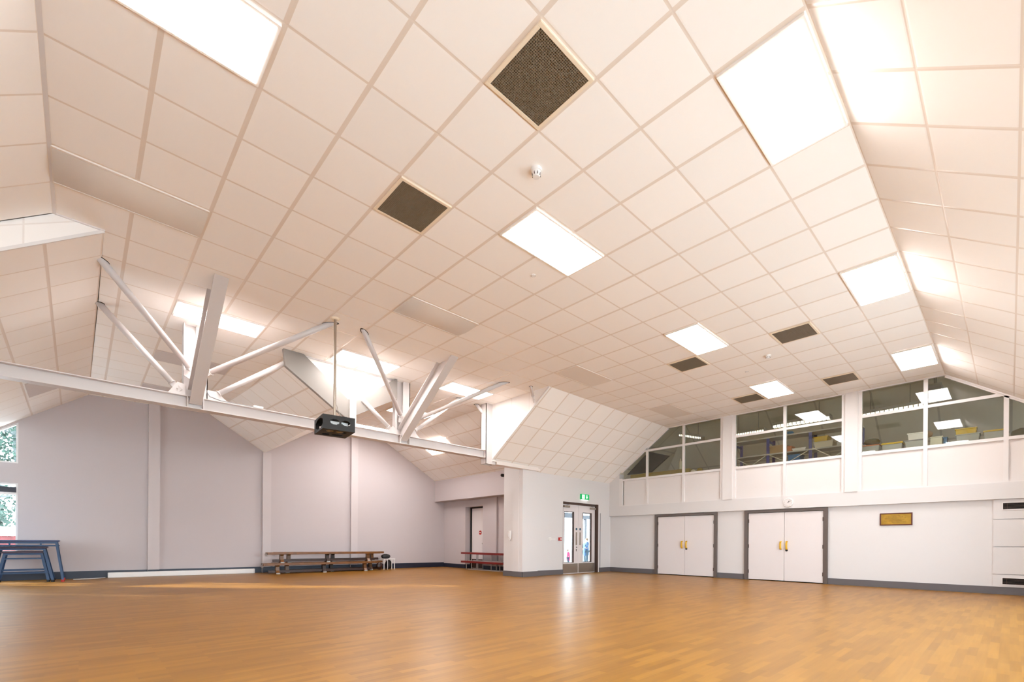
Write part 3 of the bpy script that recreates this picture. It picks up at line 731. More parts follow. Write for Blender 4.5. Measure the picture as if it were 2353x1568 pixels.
def vent(i, j, label, first=[None]):
    org = (J(j) + .3, I(i) + .3, ZC)
    if first[0] is None:
        t = thing('ceiling_vent', org, label, 'ceiling vent', 'square ceiling grilles')
        a, b, c, d = J(j) + .012, J(j + 1) - .012, I(i) + .012, I(i + 1) - .012; z = ZC; e = .030
        mb = MB(); mb.box(a, b, c, c + e, z - .016, z - .001); mb.box(a, b, d - e, d, z - .016, z - .001); mb.box(a, a + e, c + e, d - e, z - .016, z - .001); mb.box(b - e, b, c + e, d - e, z - .016, z - .001)
        build('frame', mb, M['vframe'], t, bevel=.003)
        a += e; b -= e; c += e; d -= e
        mb = MB(); mb.box(a, b, c, d, z - .003, z - .001); build('backing', mb, M['void'], t)
        mb = MB(); n = 34; s = (b - a) / n
        for k in range(n + 1):
            mb.box(a + k * s - .0024, a + k * s + .0024, c, d, z - .014, z - .004); mb.box(a, b, c + k * s - .0024, c + k * s + .0024, z - .014, z - .004)
        build('grille', mb, M['vbar'], t)
        first[0] = t; return
    dup(first[0], org, label)
for i, j, lb in [(0, 1, 'largest dark square ceiling grille, near the top of the photo'),
                 (3, 1, 'second largest square ceiling grille, left of the middle light panel'),
                 (0, 11, 'brown square grille between the light panels on the right half of the ceiling'),
                 (3, 11, 'square grille just beyond the light panel above the glazed screen'),
                 (0, 16, 'small square grille close to the top of the glazed screen, right of the far light'),
                 (3, 16, 'small square grille touching the farthest light panel, left side')]: vent(i, j, lb)

def radiant(i, j, label, flatp, mat, first={}):
    key = (flatp, mat.name); org = (J(j) + .6, I(i) + .3, ZC)
    if key not in first:
        t = thing('radiant_panel', org, label, 'ceiling panel', 'unlit ceiling panels')
        a, b, c, d = J(j) + .015, J(j + 2) - .015, I(i) + .015, I(i + 1) - .015
        mb = MB()
        if flatp: mb.box(a, b, c, d, ZC - .012, ZC - .001)
        else:
            n = 14; pr = []
            for k in range(n + 1):
                tt = k / n; pr.append((c + (d - c) * tt, ZC - .006 - .032 * math.sin(math.pi * tt)))
            pts = [(a, y, z) for y, z in pr]
            mb.prism(pts, (b - a, 0, 0))
        build('panel', mb, mat, t, smooth=not flatp)
        mb = MB(); e = .02
        mb.box(a, b, c - .006, c + e, ZC - .014, ZC - .001); mb.box(a, b, d - e, d + .006, ZC - .014, ZC - .001); mb.box(a - .006, a, c, d, ZC - .014, ZC - .001); mb.box(b, b + .006, c, d, ZC - .014, ZC - .001)
        build('edge', mb, mat, t)
        first[key] = t; return
    dup(first[key], org, label)
radiant(6, 3, 'curved beige panel in the ceiling above the projector, unlit', False, M['radiant'])
radiant(6, -3, 'curved beige panel in the ceiling at the far left fold', False, M['radiant'])
radiant(6, 9, 'flat grey panel in the ceiling near the left ceiling fold', True, M['radiant'])
radiant(6, 15, 'flat grey panel in the ceiling nearest the left end of the glazed screen', True, M['radiant'])
radiant(14, -1, 'pale grey unlit panel behind the upper strut at the left', True, M['unlit'])
radiant(18, -1, 'pale grey unlit panel just above the bottom beam at the left', True, M['unlit'])

def detector(v, u, r, hgt, label, name):
    t = thing(name, (v, u, ZC), label, 'smoke detector' if name == 'smoke_detector' else 'sensor')
    mb = MB(); mb.cyl((v, u, ZC), (v, u, ZC - hgt * .35), r, r * .97, 28); build('base', mb, M['white'], t)
    mb = MB(); mb.cyl((v, u, ZC - hgt * .35), (v, u, ZC - hgt), r * .85, r * .6, 28); hd = build('head', mb, M['white'], t)
    for k in range(8):
        mb = MB(); a = k * math.pi / 4 + .3; mb.box(v + r * .72 * math.cos(a) - .003, v + r * .72 * math.cos(a) + .003, u + r * .72 * math.sin(a) - .003, u + r * .72 * math.sin(a) + .003, ZC - hgt * .85, ZC - hgt * .45)
        build('slot', mb, M['frame_grey'], hd)
detector(J(2.46), I(1.48), .052, .075, 'white smoke detector between the large grille and the middle light panel', 'smoke_detector')
detector(J(4.44), I(3.49), .035, .012, 'small flat round sensor left of the middle light panel', 'ceiling_sensor')
detector(J(12.58), I(1.52), .052, .06, 'small white smoke detector beyond the brown square grille', 'smoke_detector')
detector(J(13.5), I(2.47), .035, .012, 'small flat sensor near the farthest light panel', 'ceiling_sensor')

# pale infill tiles in the sloping ceilings
def slope_tile(pts, label):
    mb = MB(); mb.prism(pts, (0, 0, -.012)); tag(build('infill_tile', mb, M['unlit']), label, 'ceiling panel')
def lz(v): return ZC - K * (.181 - v) - .004
slope_tile([(-.74, 12.10, lz(-.74)), (-.30, 12.10, lz(-.30)), (-.30, 13.15, lz(-.30)), (-.74, 13.15, lz(-.74))], 'pale grey tile in the left sloping ceiling just under the bottom beam')

# ------------------------------------------------------------------ roof truss
tr = thing('roof_truss', (3.3, 8.9, 2.84), 'white painted steel roof truss spanning the hall at the left', 'roof truss')
YT = 8.9
mb = MB(); mb.ibeam((V0, YT, 3.093), (7.45, YT, 3.093), .18, .19, .014, .012)
for v in (1.23, 1.44, 4.97, 5.18): mb.box(v - .006, v + .006, YT - .088, YT + .088, 3.0, 3.185)
build('bottom_chord', mb, M['steel'], tr)
for v in (1.345, 5.06):
    mb = MB(); hw = .16
    mb.box(v - hw + .0, v - hw + .014, YT - .02, YT + .16, 3.19, ZC); mb.box(v + hw - .014, v + hw, YT - .02, YT + .16, 3.19, ZC); mb.box(v - hw, v + hw, YT + .064, YT + .076, 3.19, ZC)
    mb.box(v + .0, v + hw, YT - .02, YT + .005, 3.19, ZC)
    build('post', mb, M['steel'], tr)
    mb = MB()
    mb.ibeam((v - .01, 8.80 + .12, 3.06 + .13), (v - .01, 7.0, 4.526), .165, .29, .014, .012, up=(0, 1, 1))
    build('rafter', mb, M['steel'], tr)
def strut(p, q, r=.043, cut=True, gus=None):
    p, q = Vector(p), Vector(q); d = (q - p).normalized()
    mb = MB(); mb.cyl(p + d * .06, q + d * .10 if cut else q, r, n=18)
    mb.cyl(p + d * .05, p + d * .062, r * 1.25, n=18)
    o = build('strut', mb, M['steel'], tr, smooth=False)
    for f in o.data.polygons:
        if len(f.vertices) == 4: f.use_smooth = True
    mb = MB(); mb.bar(p - d * .10, p + d * .07, .014, .085, up=(0, 0, 1)); mb.cyl(p - d * .05 + Vector((0, -.02, 0)), p - d * .05 + Vector((0, .02, 0)), .012, n=8); build('fork_plate', mb, M['steel'], tr)
    if cut:
        dh = Vector((d.x, d.y, 0)).normalized(); nn = Vector((-dh.y, dh.x, 0)); c = q + d * ((ZC - q.z) / max(.2, d.z)); c.z = ZC - .003
        la = min(.14, r / max(.25, d.z) + .012)
        mb = MB(); mb.prism([c + nn * (r + .012) * math.cos(k * math.pi / 8) + dh * la * math.sin(k * math.pi / 8) for k in range(16)], (0, 0, .002)); build('opening', mb, M['void'], tr)
strut((1.27, 8.85, 3.62), (.17, 7.62, ZC)); strut((1.07, 8.86, 3.315), (.21, 9.03, ZC - .03))
strut((1.50, 8.85, 3.61), (2.88, 7.33, ZC)); strut((1.61, 8.86, 3.28), (2.95, 8.99, ZC - .02))
strut((4.98, 8.85, 3.60), (3.40, 7.24, ZC)); strut((4.74, 8.86, 3.28), (4.13, 8.85, 3.75), cut=False)
strut((5.25, 8.85, 3.52), (6.65, 7.42, ZC)); strut((5.30, 8.86, 3.30), (6.58, 8.97, ZC - .02))
strut((7.47, 8.86, 3.93), (7.22, 9.06, ZC - .02)); strut((7.42, 7.30, 4.16), (7.24, 7.20, ZC), r=.03)
for pts in ([(.98, 3.19), (1.2, 3.19), (1.2, 3.36), (1.10, 3.38)], [(1.5, 3.19), (1.80, 3.19), (1.62, 3.34), (1.5, 3.34)],
            [(4.62, 3.19), (4.9, 3.19), (4.9, 3.3), (4.80, 3.34)], [(5.2, 3.19), (5.45, 3.19), (5.30, 3.34), (5.2, 3.36)],
            [(1.18, 3.5), (1.32, 3.42), (1.32, 3.68), (1.22, 3.66)], [(4.93, 3.45), (5.1, 3.45), (5.1, 3.66), (4.96, 3.66)]):
    mb = MB(); mb.prism([(v, YT - .055, z) for v, z in pts], (0, .014, 0)); g = build('gusset_plate', mb, M['steel'], tr)
# V-shaped valley beams and their post
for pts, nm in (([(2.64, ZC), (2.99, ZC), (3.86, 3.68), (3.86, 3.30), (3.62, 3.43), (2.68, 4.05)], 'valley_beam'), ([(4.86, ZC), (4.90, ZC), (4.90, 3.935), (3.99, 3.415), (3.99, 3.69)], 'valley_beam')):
    mb = MB(); mb.prism([(v, 8.855, z) for v, z in pts], (0, .075, 0)); build(nm, mb, M['steel_shaded'], tr)
mb = MB(); mb.box(3.86, 3.99, 8.83, 8.99, 3.19, 3.72); mb.box(3.79, 3.86, 8.86, 8.95, 3.30, 3.66); build('post', mb, M['steel'], tr)
mb = MB(); mb.box(7.30, 7.62, YT - .1, YT - .086, 2.86, ZC); mb.box(7.30, 7.62, YT + .086, YT + .1, 2.86, ZC); mb.box(7.30, 7.312, YT - .1, YT + .1, 2.86, ZC); mb.box(7.608, 7.62, YT - .1, YT + .1, 2.86, ZC); build('end_column', mb, M['steel'], tr)
mb = MB(); mb.tube([(1.47, 8.82, 3.33), (1.52, 8.80, 3.23), (1.68, 8.82, 3.20), (2.0, 8.83, 3.195), (2.18, 8.83, 3.20)], .007, 6); build('cable', mb, M['grey'], tr, smooth=True)
mb = MB(); mb.box(2.16, 2.31, 8.80, 8.88, 3.188, 3.225); build('junction_box', mb, M['white'], tr, bevel=.004)

# ------------------------------------------------------------------ projector on its pole
pj = thing('ceiling_projector', (2.87, 7.12, 2.58), 'projector in a black perforated metal cage hanging from a ceiling pole', 'projector')
mb = MB(); mb.cyl((2.87, 7.12, 2.80), (2.87, 7.12, ZC), .021, n=20); mb.cyl((2.87, 7.12, 2.79), (2.87, 7.12, 2.815), .034, n=20); build('pole', mb, M['metal'], pj, smooth=False)
mb = MB(); mb.cyl((2.87, 7.12, ZC - .02), (2.87, 7.12, ZC), .05, .075, 20); build('ceiling_collar', mb, M['vframe'], pj)
th = math.radians(-7)
def R(x, y, z): return (2.87 + x * math.cos(th) - y * math.sin(th), 7.12 + x * math.sin(th) + y * math.cos(th), z)
a, b, z0, z1 = .235, .255, 2.575, 2.79
def plate(mb, outer, holes, n, thick, mapf):
    """flat sheet with hexagonal cut-outs: made from a fine grid of cells outside the holes"""
    (x0, x1), (y0, y1) = outer; nx, ny = n
    for i in range(nx):
        for j in range(ny):
            cx = x0 + (i + .5) * (x1 - x0) / nx; cy = y0 + (j + .5) * (y1 - y0) / ny
            if any(abs(cx - hx) / hw + max(0, abs(cy - hy) / hh - .45) < .95 and abs(cy - hy) < hh for hx, hy, hw, hh in holes): continue
            X0, X1 = x0 + i * (x1 - x0) / nx, x0 + (i + 1) * (x1 - x0) / nx; Y0, Y1 = y0 + j * (y1 - y0) / ny, y0 + (j + 1) * (y1 - y0) / ny
            vs = [mapf(X0, Y0, 0), mapf(X1, Y0, 0), mapf(X1, Y1, 0), mapf(X0, Y1, 0), mapf(X0, Y0, thick), mapf(X1, Y0, thick), mapf(X1, Y1, thick), mapf(X0, Y1, thick)]
            mb.add(vs, [(0, 3, 2, 1), (4, 5, 6, 7), (0, 1, 5, 4), (1, 2, 6, 5), (2, 3, 7, 6), (3, 0, 4, 7)])
mb = MB()
zc = (z0 + z1) / 2 + .01
plate(mb, ((-a, a), (z0, z1)), [(-.065, zc, .072, .036), (.10, zc, .066, .036)], (44, 22), .003, lambda x, z, t: R(x, -b + t, z))
plate(mb, ((-a, a), (z0, z1)), [(-.09, zc, .072, .036), (.09, zc, .066, .036)], (44, 22), .003, lambda x, z, t: R(x, b - t, z))
plate(mb, ((-b, b), (z0, z1)), [(-.04, zc - .01, .22, .075)], (40, 22), .003, lambda y, z, t: R(-a + t, y, z))
plate(mb, ((-b, b), (z0, z1)), [(0, zc - .01, .2, .07)], (40, 22), .003, lambda y, z, t: R(a - t, y, z))
plate(mb, ((-a, a), (-b, b)), [(-.1, -.12, .05, .07), (.07, -.12, .08, .05), (.07, .1, .09, .06), (-.1, .12, .06, .06)], (40, 44), .003, lambda x, y, t: R(x, y, z0 + t))
plate(mb, ((-a, a), (-b, b)), [(-.1, -.14, .06, .05), (.09, .14, .06, .05)], (40, 44), .003, lambda x, y, t: R(x, y, z1 - t))
build('cage', mb, M['black'], pj)
mb = MB(); mb.cyl(R(-.14, .02, 2.79), R(-.14, .02, 2.815), .05, n=16); mb.cyl(R(-.02, 0, 2.79), R(-.02, 0, 2.81), .04, n=16); build('top_bracket', mb, M['black'], pj)
mb = MB()
vs = [R(x, y, z) for z in (2.625, 2.725) for x, y in ((-.15, -.17), (.16, -.17), (.16, .17), (-.15, .17))]
mb.add(vs, [(0, 3, 2, 1), (4, 5, 6, 7), (0, 1, 5, 4), (1, 2, 6, 5), (2, 3, 7, 6), (3, 0, 4, 7)])
build('projector_body', mb, M['white'], pj, bevel=.012)
mb = MB(); mb.tube([R(.03, 0, 3.02), R(.06, .02, 2.95), R(.09, 0, 2.86), R(.10, .05, 2.80)], .004, 6); mb.tube([R(.024, 0, 2.95), R(.2, .3, 2.97), R(.45, .62, 3.0)], .003, 6); build('cable', mb, M['metal'], pj, smooth=True)

# ------------------------------------------------------------------ furniture along the far wall
def trestle(cv, half, depth, ztop, tilt, label, topm, rails, thick=.035, cu=14.28, under=None):
    t = thing('gym_trestle', (cv, cu, 0), label, 'gym trestle', 'nested gym trestles at the window')
    mb = MB(); mb.box(cv - half, cv + half, cu - depth / 2, cu + depth / 2, ztop - thick, ztop); build('top', mb, topm, t, bevel=.008)
    mb = MB(); z = ztop - thick - .02
    for s in (-1, 1): mb.bar((cv - half + .03, cu + s * (depth / 2 - .03), z), (cv + half - .03, cu + s * (depth / 2 - .03), z), .03, .035)
    build('top_rail', mb, M['blue_frame'], t)
    for s in (-1, 1):
        for q in (-1, 1):
            mb = MB(); p = Vector((cv + s * (half - .05), cu + q * (depth / 2 - .04), ztop - thick)); e = Vector((cv + s * (half - .05 + tilt), cu + q * (depth / 2 + .02), .03))
            mb.bar(p, e, .036 if half > .7 else .044, .028, up=(0, 1, 0)); lg = build('leg', mb, M['blue_frame'], t)
            mb = MB(); mb.cyl((e.x, e.y, 0), (e.x, e.y, .045), .028, n=12); build('foot', mb, M['red'] if half > .7 else M['black'], lg)
    for zz in rails:
        f = 1 - (zz - .03) / (ztop - .03); w = half - .05 + tilt * f
        mb = MB()
        for q in (-1, 1): mb.bar((cv - w, cu + q * (depth / 2 - .02), zz), (cv + w, cu + q * (depth / 2 - .02), zz), .022, .022)
        build('stretcher', mb, M['blue_frame'], t)
    return t
tA = trestle(-1.12, .80, .66, .895, .11, 'tallest blue gym trestle with a navy top and splayed legs, outermost of the nest', M['navy'], [])
mb = MB()
for q in (-1, 1): mb.bar((-1.9, 14.28 + q * .31, .775), (-.33, 14.28 + q * .31, .775), .035, .03)
for v in (-1.05, -.60, -1.6): mb.bar((v, 13.97, .78), (v, 13.97, .86), .025, .025, up=(0, 1, 0))
build('lower_rail', mb, M['blue_frame'], tA)
trestle(-.88, .375, .56, .755, .14, 'middle blue gym trestle with a dark top, nested under the tallest one', M['maroon'], [.2])
trestle(-.86, .315, .44, .655, .11, 'smallest blue gym trestle with a dark padded top, innermost of the nest', M['maroon'], [.50, .26])

sc_ = thing('projection_screen_case', (2.05, 14.6, 0), 'long white boxed projection screen lying on the floor against the far wall', 'projection screen')
mb = MB(); pa, pb = (.497, UL(.5) - .20), (3.61, UL(3.6) - .20)
mb.prism([(pa[0], pa[1], 0), (pb[0], pb[1], 0), (pb[0], pb[1] + .12, 0), (pa[0], pa[1] + .12, 0)], (0, 0, .125)); build('case', mb, M['white'], sc_, bevel=.012)
mb = MB(); mb.prism([(pb[0], pb[1] - .003, 0), (pb[0] + .02, pb[1] - .003, 0), (pb[0] + .02, pb[1] + .123, 0), (pb[0], pb[1] + .123, 0)], (0, 0, .128)); build('end_cap', mb, M['trimw'], sc_, bevel=.006)
mb = MB(); mb.tube([(.45, 14.55, .02), (.2, 14.52, .008), (-.1, 14.50, .008)], .008, 6); build('pull_cord', mb, M['white'], sc_, smooth=True)

def gym_bench(vc, uc, z, label, first=[None]):
    if first[0] is None:
        t = thing('gym_bench', (vc, uc, z), label, 'bench', 'wooden gym benches stacked along the far wall')
        L2 = 1.66
        mb = MB(); mb.box(vc - L2, vc + L2, uc - .12, uc + .12, z + .238, z + .30); build('seat_plank', mb, M['wood'], t, bevel=.006)
        mb = MB(); mb.box(vc - L2 + .15, vc + L2 - .15, uc - .02, uc + .02, z + .03, z + .10); build('balance_beam', mb, M['wood_dark'], t, bevel=.004)
        for dv in (-1.28, 0, 1.28):
            mb = MB(); v = vc + dv
            prof = [(-.10, 0), (-.10, .03), (-.055, .09), (-.045, .2), (-.085, .265), (.085, .265), (.045, .2), (.055, .09), (.10, .03), (.10, 0)]
            mb.prism([(v - .045, uc + a_, z + b_) for a_, b_ in prof], (.09, 0, 0)); lg = build('leg', mb, M['wood'] if dv else M['wood_dark'], t)
            mb = MB(); mb.box(v - .05, v + .05, uc - .11, uc - .07, z, z + .025); build('foot', mb, M['clear'], lg)
        mb = MB()
        for s in (-1, 1):
            mb.tube([(vc - L2 - .005, uc + s * .07, z + .27), (vc - L2 - .03, uc + s * .07, z + .25), (vc - L2 - .015, uc + s * .07, z + .20), (vc - L2 + .01, uc + s * .07, z + .19)], .008, 6)
        build('hooks', mb, M['chrome'], t)
        first[0] = t; return t
    return dup(first[0], (vc, uc, z), label)
gym_bench(5.30, 13.88, 0, 'long wooden gym bench on the floor, front lower one of the stacks')
gym_bench(5.66, 14.24, 0, 'long wooden gym bench on the floor behind the front one, nearly hidden')
gym_bench(5.42, 13.92, .30, 'long wooden gym bench resting upright on the front bench, upper left one')
gym_bench(5.70, 14.22, .30, 'long wooden gym bench on top of the rear bench, reaching farthest right')

# white metal stool frame with bags
st = thing('metal_stool', (7.50, 14.2, 0), 'small white metal framed stool at the right end of the wooden benches', 'stool')
mb = MB(); mb.box(7.30, 7.72, 14.0, 14.40, .335, .355); build('seat', mb, M['white'], st, bevel=.006)
for x in (7.32, 7.70):
    for y in (14.02, 14.38):
        mb = MB(); mb.cyl((x, y, 0), (x, y, .335), .012, n=10); build('leg', mb, M['white'], st)
for x in (7.45, 7.60):
    mb = MB(); mb.cyl((x, 14.02, 0), (x, 14.02, .335), .009, n=8); build('bar', mb, M['white'], st)
def blob(name, c, r, sc, mat, label, cat, jit=.12, bottom=None):
    mb = MB(); mb.ball((0, 0, 0), r, sc, 20, 12, jit=jit)
    if bottom is not None:
        mb.v = [(x, y, max(z, -bottom)) for x, y, z in mb.v]
    mb.v = [(x + c[0], y + c[1], z + c[2]) for x, y, z in mb.v]
    o = build(name, mb, mat, smooth=True); sb = o.modifiers.new('soft', 'SUBSURF'); sb.levels = 1; sb.render_levels = 1
    return tag(o, label, cat)
blob('bag', (7.46, 14.18, .43), .15, (1.1, .8, .55), M['black'], 'crumpled black bag lying on top of the white metal stool', 'bag', bottom=.072)
blob('bag', (7.58, 14.20, .16), .15, (.75, .8, 1.05), M['black'], 'black bag standing under the white metal stool', 'bag', .08, bottom=.155)
blob('bag', (7.14, 13.99, .13), .10, (1.1, .7, 1.2), M['wood_dark'], 'dark bag on the floor between the benches and the white stool', 'bag', .08, bottom=.125)

# red benches in the alcove
def red_bench(z, label, first=[None]):
    if first[0] is None:
        t = thing('red_bench', (9.75, 11.9, z), label, 'bench', 'dark red plank benches in the alcove')
        mb = MB(); mb.box(9.61, 9.89, 10.7, 12.90, z + .225, z + .29); build('seat_plank', mb, M['red_wood'], t, bevel=.006)
        for y in (12.62, 12.34, 12.0, 11.32, 10.9):
            mb = MB()
            for x in (9.64, 9.86): mb.bar((x, y, z + .0), (x, y, z + .225), .022, .022, up=(0, 1, 0))
            build('leg', mb, M['chrome'], t)
        mb = MB()
        for x in (9.64, 9.86): mb.bar((x, 12.52, z + .012), (x, 10.75, z + .012), .024, .024)
        build('foot_rail', mb, M['chrome'], t)
        first[0] = t; return
    dup(first[0], (9.75, 11.9, z), label)
red_bench(0, 'dark red plank bench on silver legs in the alcove, the lower one on the floor')
red_bench(.292, 'dark red plank bench stacked on top of another in front of the alcove door')

# ------------------------------------------------------------------ storeroom behind the glazed screen
mb = MB(); mb.box(12.95, 18.0, -3.0, 10.2, 1.9, 2.0); struct('floor', mb, M['rack_grey'], org=(0, 0, 0))
mb = MB()
def sq(mb, q, ax2):
    mb.add(q, [(0, 1, 2, 3)], 0, [((p[1] if ax2 else p[0]) / 1.2, (Vector(p) - Vector(q[0])).length / .9) for p in q])
mb.add([(12.9, -3, 4.74), (12.9, 10.2, 4.74), (14.4, 10.2, 4.74), (14.4, -3, 4.74)], [(3, 2, 1, 0)], 0, [(0 - 2.5, 0), (8.5, 0), (8.5, 1.3), (-2.5, 1.3)])
mb.add([(14.4, -3, 4.74), (14.4, 10.2, 4.74), (17.4, 10.2, 2.6), (17.4, -3, 2.6)], [(3, 2, 1, 0)], 0, [(-2.5, 1.3), (8.5, 1.3), (8.5, 4.5), (-2.5, 4.5)])
mb.add([(12.95, 7.2, 4.73), (17.4, 7.2, 4.73), (17.4, 10.2, 2.5), (12.95, 10.2, 2.5)], [(0, 1, 2, 3)], 0, [(0, 0), (4, 0), (4, 3.5), (0, 3.5)])
mb.add([(12.95, .6, 4.73), (17.4, .6, 4.73), (17.4, -2.6, 2.5), (12.95, -2.6, 2.5)], [(3, 2, 1, 0)], 0, [(0, 0), (4, 0), (4, 3.5), (0, 3.5)])
struct('ceiling', mb, M['tile_store'], org=(0, 0, 0))
mb = MB(); mb.box(17.4, 17.5, -3, 10.2, 1.9, 4.8); mb.box(12.95, 17.5, 10.2, 10.3, 1.9, 4.8); mb.box(12.95, 17.5, -3.1, -3, 1.9, 4.8); mb.box(12.86, 12.95, -3, 10.2, 1.9, 2.1)
struct('wall_store', mb, M['rack_grey'], org=(0, 0, 0))
# dark roof hatch, drawn as a flat black sheet
mb = MB(); mb.prism([(13.6, 8.90, 3.25), (13.6, 8.08, 3.93), (13.6, 7.35, 3.70), (13.6, 7.98, 3.25)], (.05, 0, 0))
tag(build('roof_hatch', mb, M['void']), 'large slanting dark roof hatch behind the glass at the left end of the glazed screen', 'hatch')
# racks
def rack_part(n, u, parent):
    mb = MB()
    for x in (13.5, 13.95): mb.box(x, x + .03, u - .035, u + .035, 2.0, 3.80)
    o = build('upright', mb, M['rack_blue'], parent)
    mb = MB()
    for z in (2.4, 3.0, 3.65): mb.box(13.53, 13.95, u - .01, u + .01, z, z + .06)
    build('side_brace', mb, M['rack_blue'], o)
rk = thing('storage_rack', (13.7, 3.9, 2.0), 'blue and grey shelving rack behind the middle bay of the glazed screen', 'shelving')
for k, u in enumerate((5.30, 4.45, 3.46, 2.47)): rack_part(k, u, rk)
for z in (3.76, 3.31, 2.9):
    mb = MB(); mb.box(13.49, 13.97, 2.43, 5.33, z, z + .035); build('shelf', mb, M['rack_grey'], rk)
mb = MB()
for a_, b_ in ((4.45, 5.30), (3.46, 4.45), (2.47, 3.46)):
    m_ = (a_ + b_) / 2
    mb.bar((13.485, a_ + .05, 3.36 if a_ < 3 else 3.30), (13.485, m_, 3.06), .006, .018); mb.bar((13.485, m_, 3.06), (13.485, b_ - .05, 3.36 if a_ < 3 else 3.30), .006, .018)
build('cross_brace', mb, M['clearw'], rk)
def bx(name, x0, x1, y0, y1, z0, z1, mat, label, cat='box', lid=None, taper=.0, rim=None, open_top=False, group=None):
    t = thing(name, ((x0 + x1) / 2, (y0 + y1) / 2, z0), label, cat, group)
    mb = MB(); cx, cy = (x0 + x1) / 2, (y0 + y1) / 2
    k = 1 - taper
    top = [(x0, y0), (x1, y0), (x1, y1), (x0, y1)]; bot = [(cx + (x - cx) * k, cy + (y - cy) * k) for x, y in top]
    vs = [(x, y, z0) for x, y in bot] + [(x, y, z1) for x, y in top]
    mb.add(vs, [(0, 3, 2, 1), (4, 5, 6, 7), (0, 1, 5, 4), (1, 2, 6, 5), (2, 3, 7, 6), (3, 0, 4, 7)])
    build('body', mb, mat, t, bevel=.006)
    e = .012
    mb = MB(); h2 = rim or .02
    mb.box(x0 - e, x1 + e, y0 - e, y1 + e, z1 - .002, z1 + h2)
    build('lid', mb, lid or mat, t, bevel=.004)
    return t
bx('cardboard_box', 13.52, 13.85, 4.03, 4.41, 3.345, 3.53, M['card'], 'brown cardboard box on the rack behind the glass, right of a blue upright', 'box')
bx('storage_tub', 13.53, 13.8, 3.895, 4.005, 3.345, 3.47, M['orange'], 'orange tub on the rack between the cardboard box and flat white box', 'tub')
bx('white_box', 13.51, 13.9, 3.57, 3.86, 3.345, 3.385, M['white'], 'flat white box lying on the rack behind the glass', 'box')
bx('storage_tub', 13.52, 13.9, 2.98, 3.39, 3.345, 3.48, M['clearw'], 'cream plastic tub on the rack under the yellow tray', 'tub', taper=.1)
bx('yellow_tray', 13.54, 13.9, 3.10, 3.40, 3.502, 3.61, M['ytray'], 'bright yellow tray on the cream tub on the rack', 'tray', taper=.08)
bx('blue_crate', 13.52, 13.9, 3.70, 3.97, 2.936, 3.235, M['bluebag'], 'bright blue crate on the lower rack shelf', 'crate', taper=.05)
bx('storage_tub', 13.52, 13.9, 2.6, 2.9, 3.345, 3.44, M['clear'], 'pale clear tub on the rack beside the right post of the middle bay', 'tub')
blob('blue_bag', (13.7, 4.0, 3.845), .13, (1, 1.0, .5), M['bluebag'], 'crumpled blue bag on the top shelf of the rack', 'bag', bottom=.049)
# long shelf behind the sill with tubs
mb = MB(); mb.box(12.96, 13.6, -1.5, 2.42, 2.93, 2.975); mb.box(13.0, 13.05, -1.45, -1.4, 2.0, 2.93); mb.box(13.0, 13.05, 2.35, 2.4, 2.0, 2.93); mb.box(13.0, 13.05, .45, .5, 2.0, 2.93)
tag(build('storeroom_counter', mb, M['rack_grey']), 'long grey counter behind the right bay of the glazed screen carrying plastic tubs', 'counter')
Z0 = 2.977
bx('storage_tub', 13.12, 13.45, 2.02, 2.38, Z0, 3.17, M['clear'], 'clear tub with orange rim, leftmost on the counter behind the right bay', 'tub', lid=M['orange'], taper=.12)
blob('olive_cloth', (13.27, 2.17, 3.275), .13, (1, 1.2, .62), M['olive'], 'folded olive cloth on the orange rimmed tub', 'cloth', bottom=.078)
bx('storage_tub', 13.12, 13.45, 1.62, 1.97, Z0, 3.155, M['clear'], 'grey clear tub with a yellow lid beside the olive cloth', 'tub', lid=M['ytray'], taper=.1, rim=.035)
bx('storage_tub', 13.12, 13.45, 1.24, 1.57, Z0, 3.17, M['clear'], 'grey clear tub with a dark rim under the white tub', 'tub', lid=M['grey'], taper=.1)
bx('storage_tub', 13.14, 13.42, 1.27, 1.53, 3.192, 3.32, M['white'], 'white plastic tub on top of a grey tub, left of the mullion', 'tub', taper=.08)
bx('cream_container', 13.14, 13.42, .98, 1.165, Z0, 3.185, M['clearw'], 'cream plastic container just right of the middle mullion of the right bay', 'container')
bx('blue_folder', 13.2, 13.4, .91, .965, Z0, 3.16, M['bluebag'], 'thin pale blue file standing beside the cream container', 'file')
bx('storage_tub', 13.12, 13.45, .43, .77, Z0, 3.165, M['clear'], 'grey clear tub under the deep yellow tray', 'tub', taper=.1)
bx('yellow_tray', 13.14, 13.43, .475, .78, 3.188, 3.285, M['ytray'], 'deep yellow tray standing on a grey tub in the right bay', 'tray', taper=.05)
bx('storage_tub', 13.12, 13.45, .10, .37, Z0, 3.17, M['clear'], 'grey clear tub with yellow lid nearest the right mullion', 'tub', lid=M['ytray'], taper=.1, rim=.03)
blob('olive_cloth', (13.3, -.17, 3.08), .19, (.9, 1.0, .62), M['olive'], 'heap of dark olive cloth on the counter at the right edge of the photo', 'cloth', bottom=.103)
blob('cloth_bundle', (13.3, 1.20, 3.30), .07, (1, .9, 1), M['card'], 'crumpled beige cloth bundle behind the mullion of the right bay', 'cloth', bottom=.1)
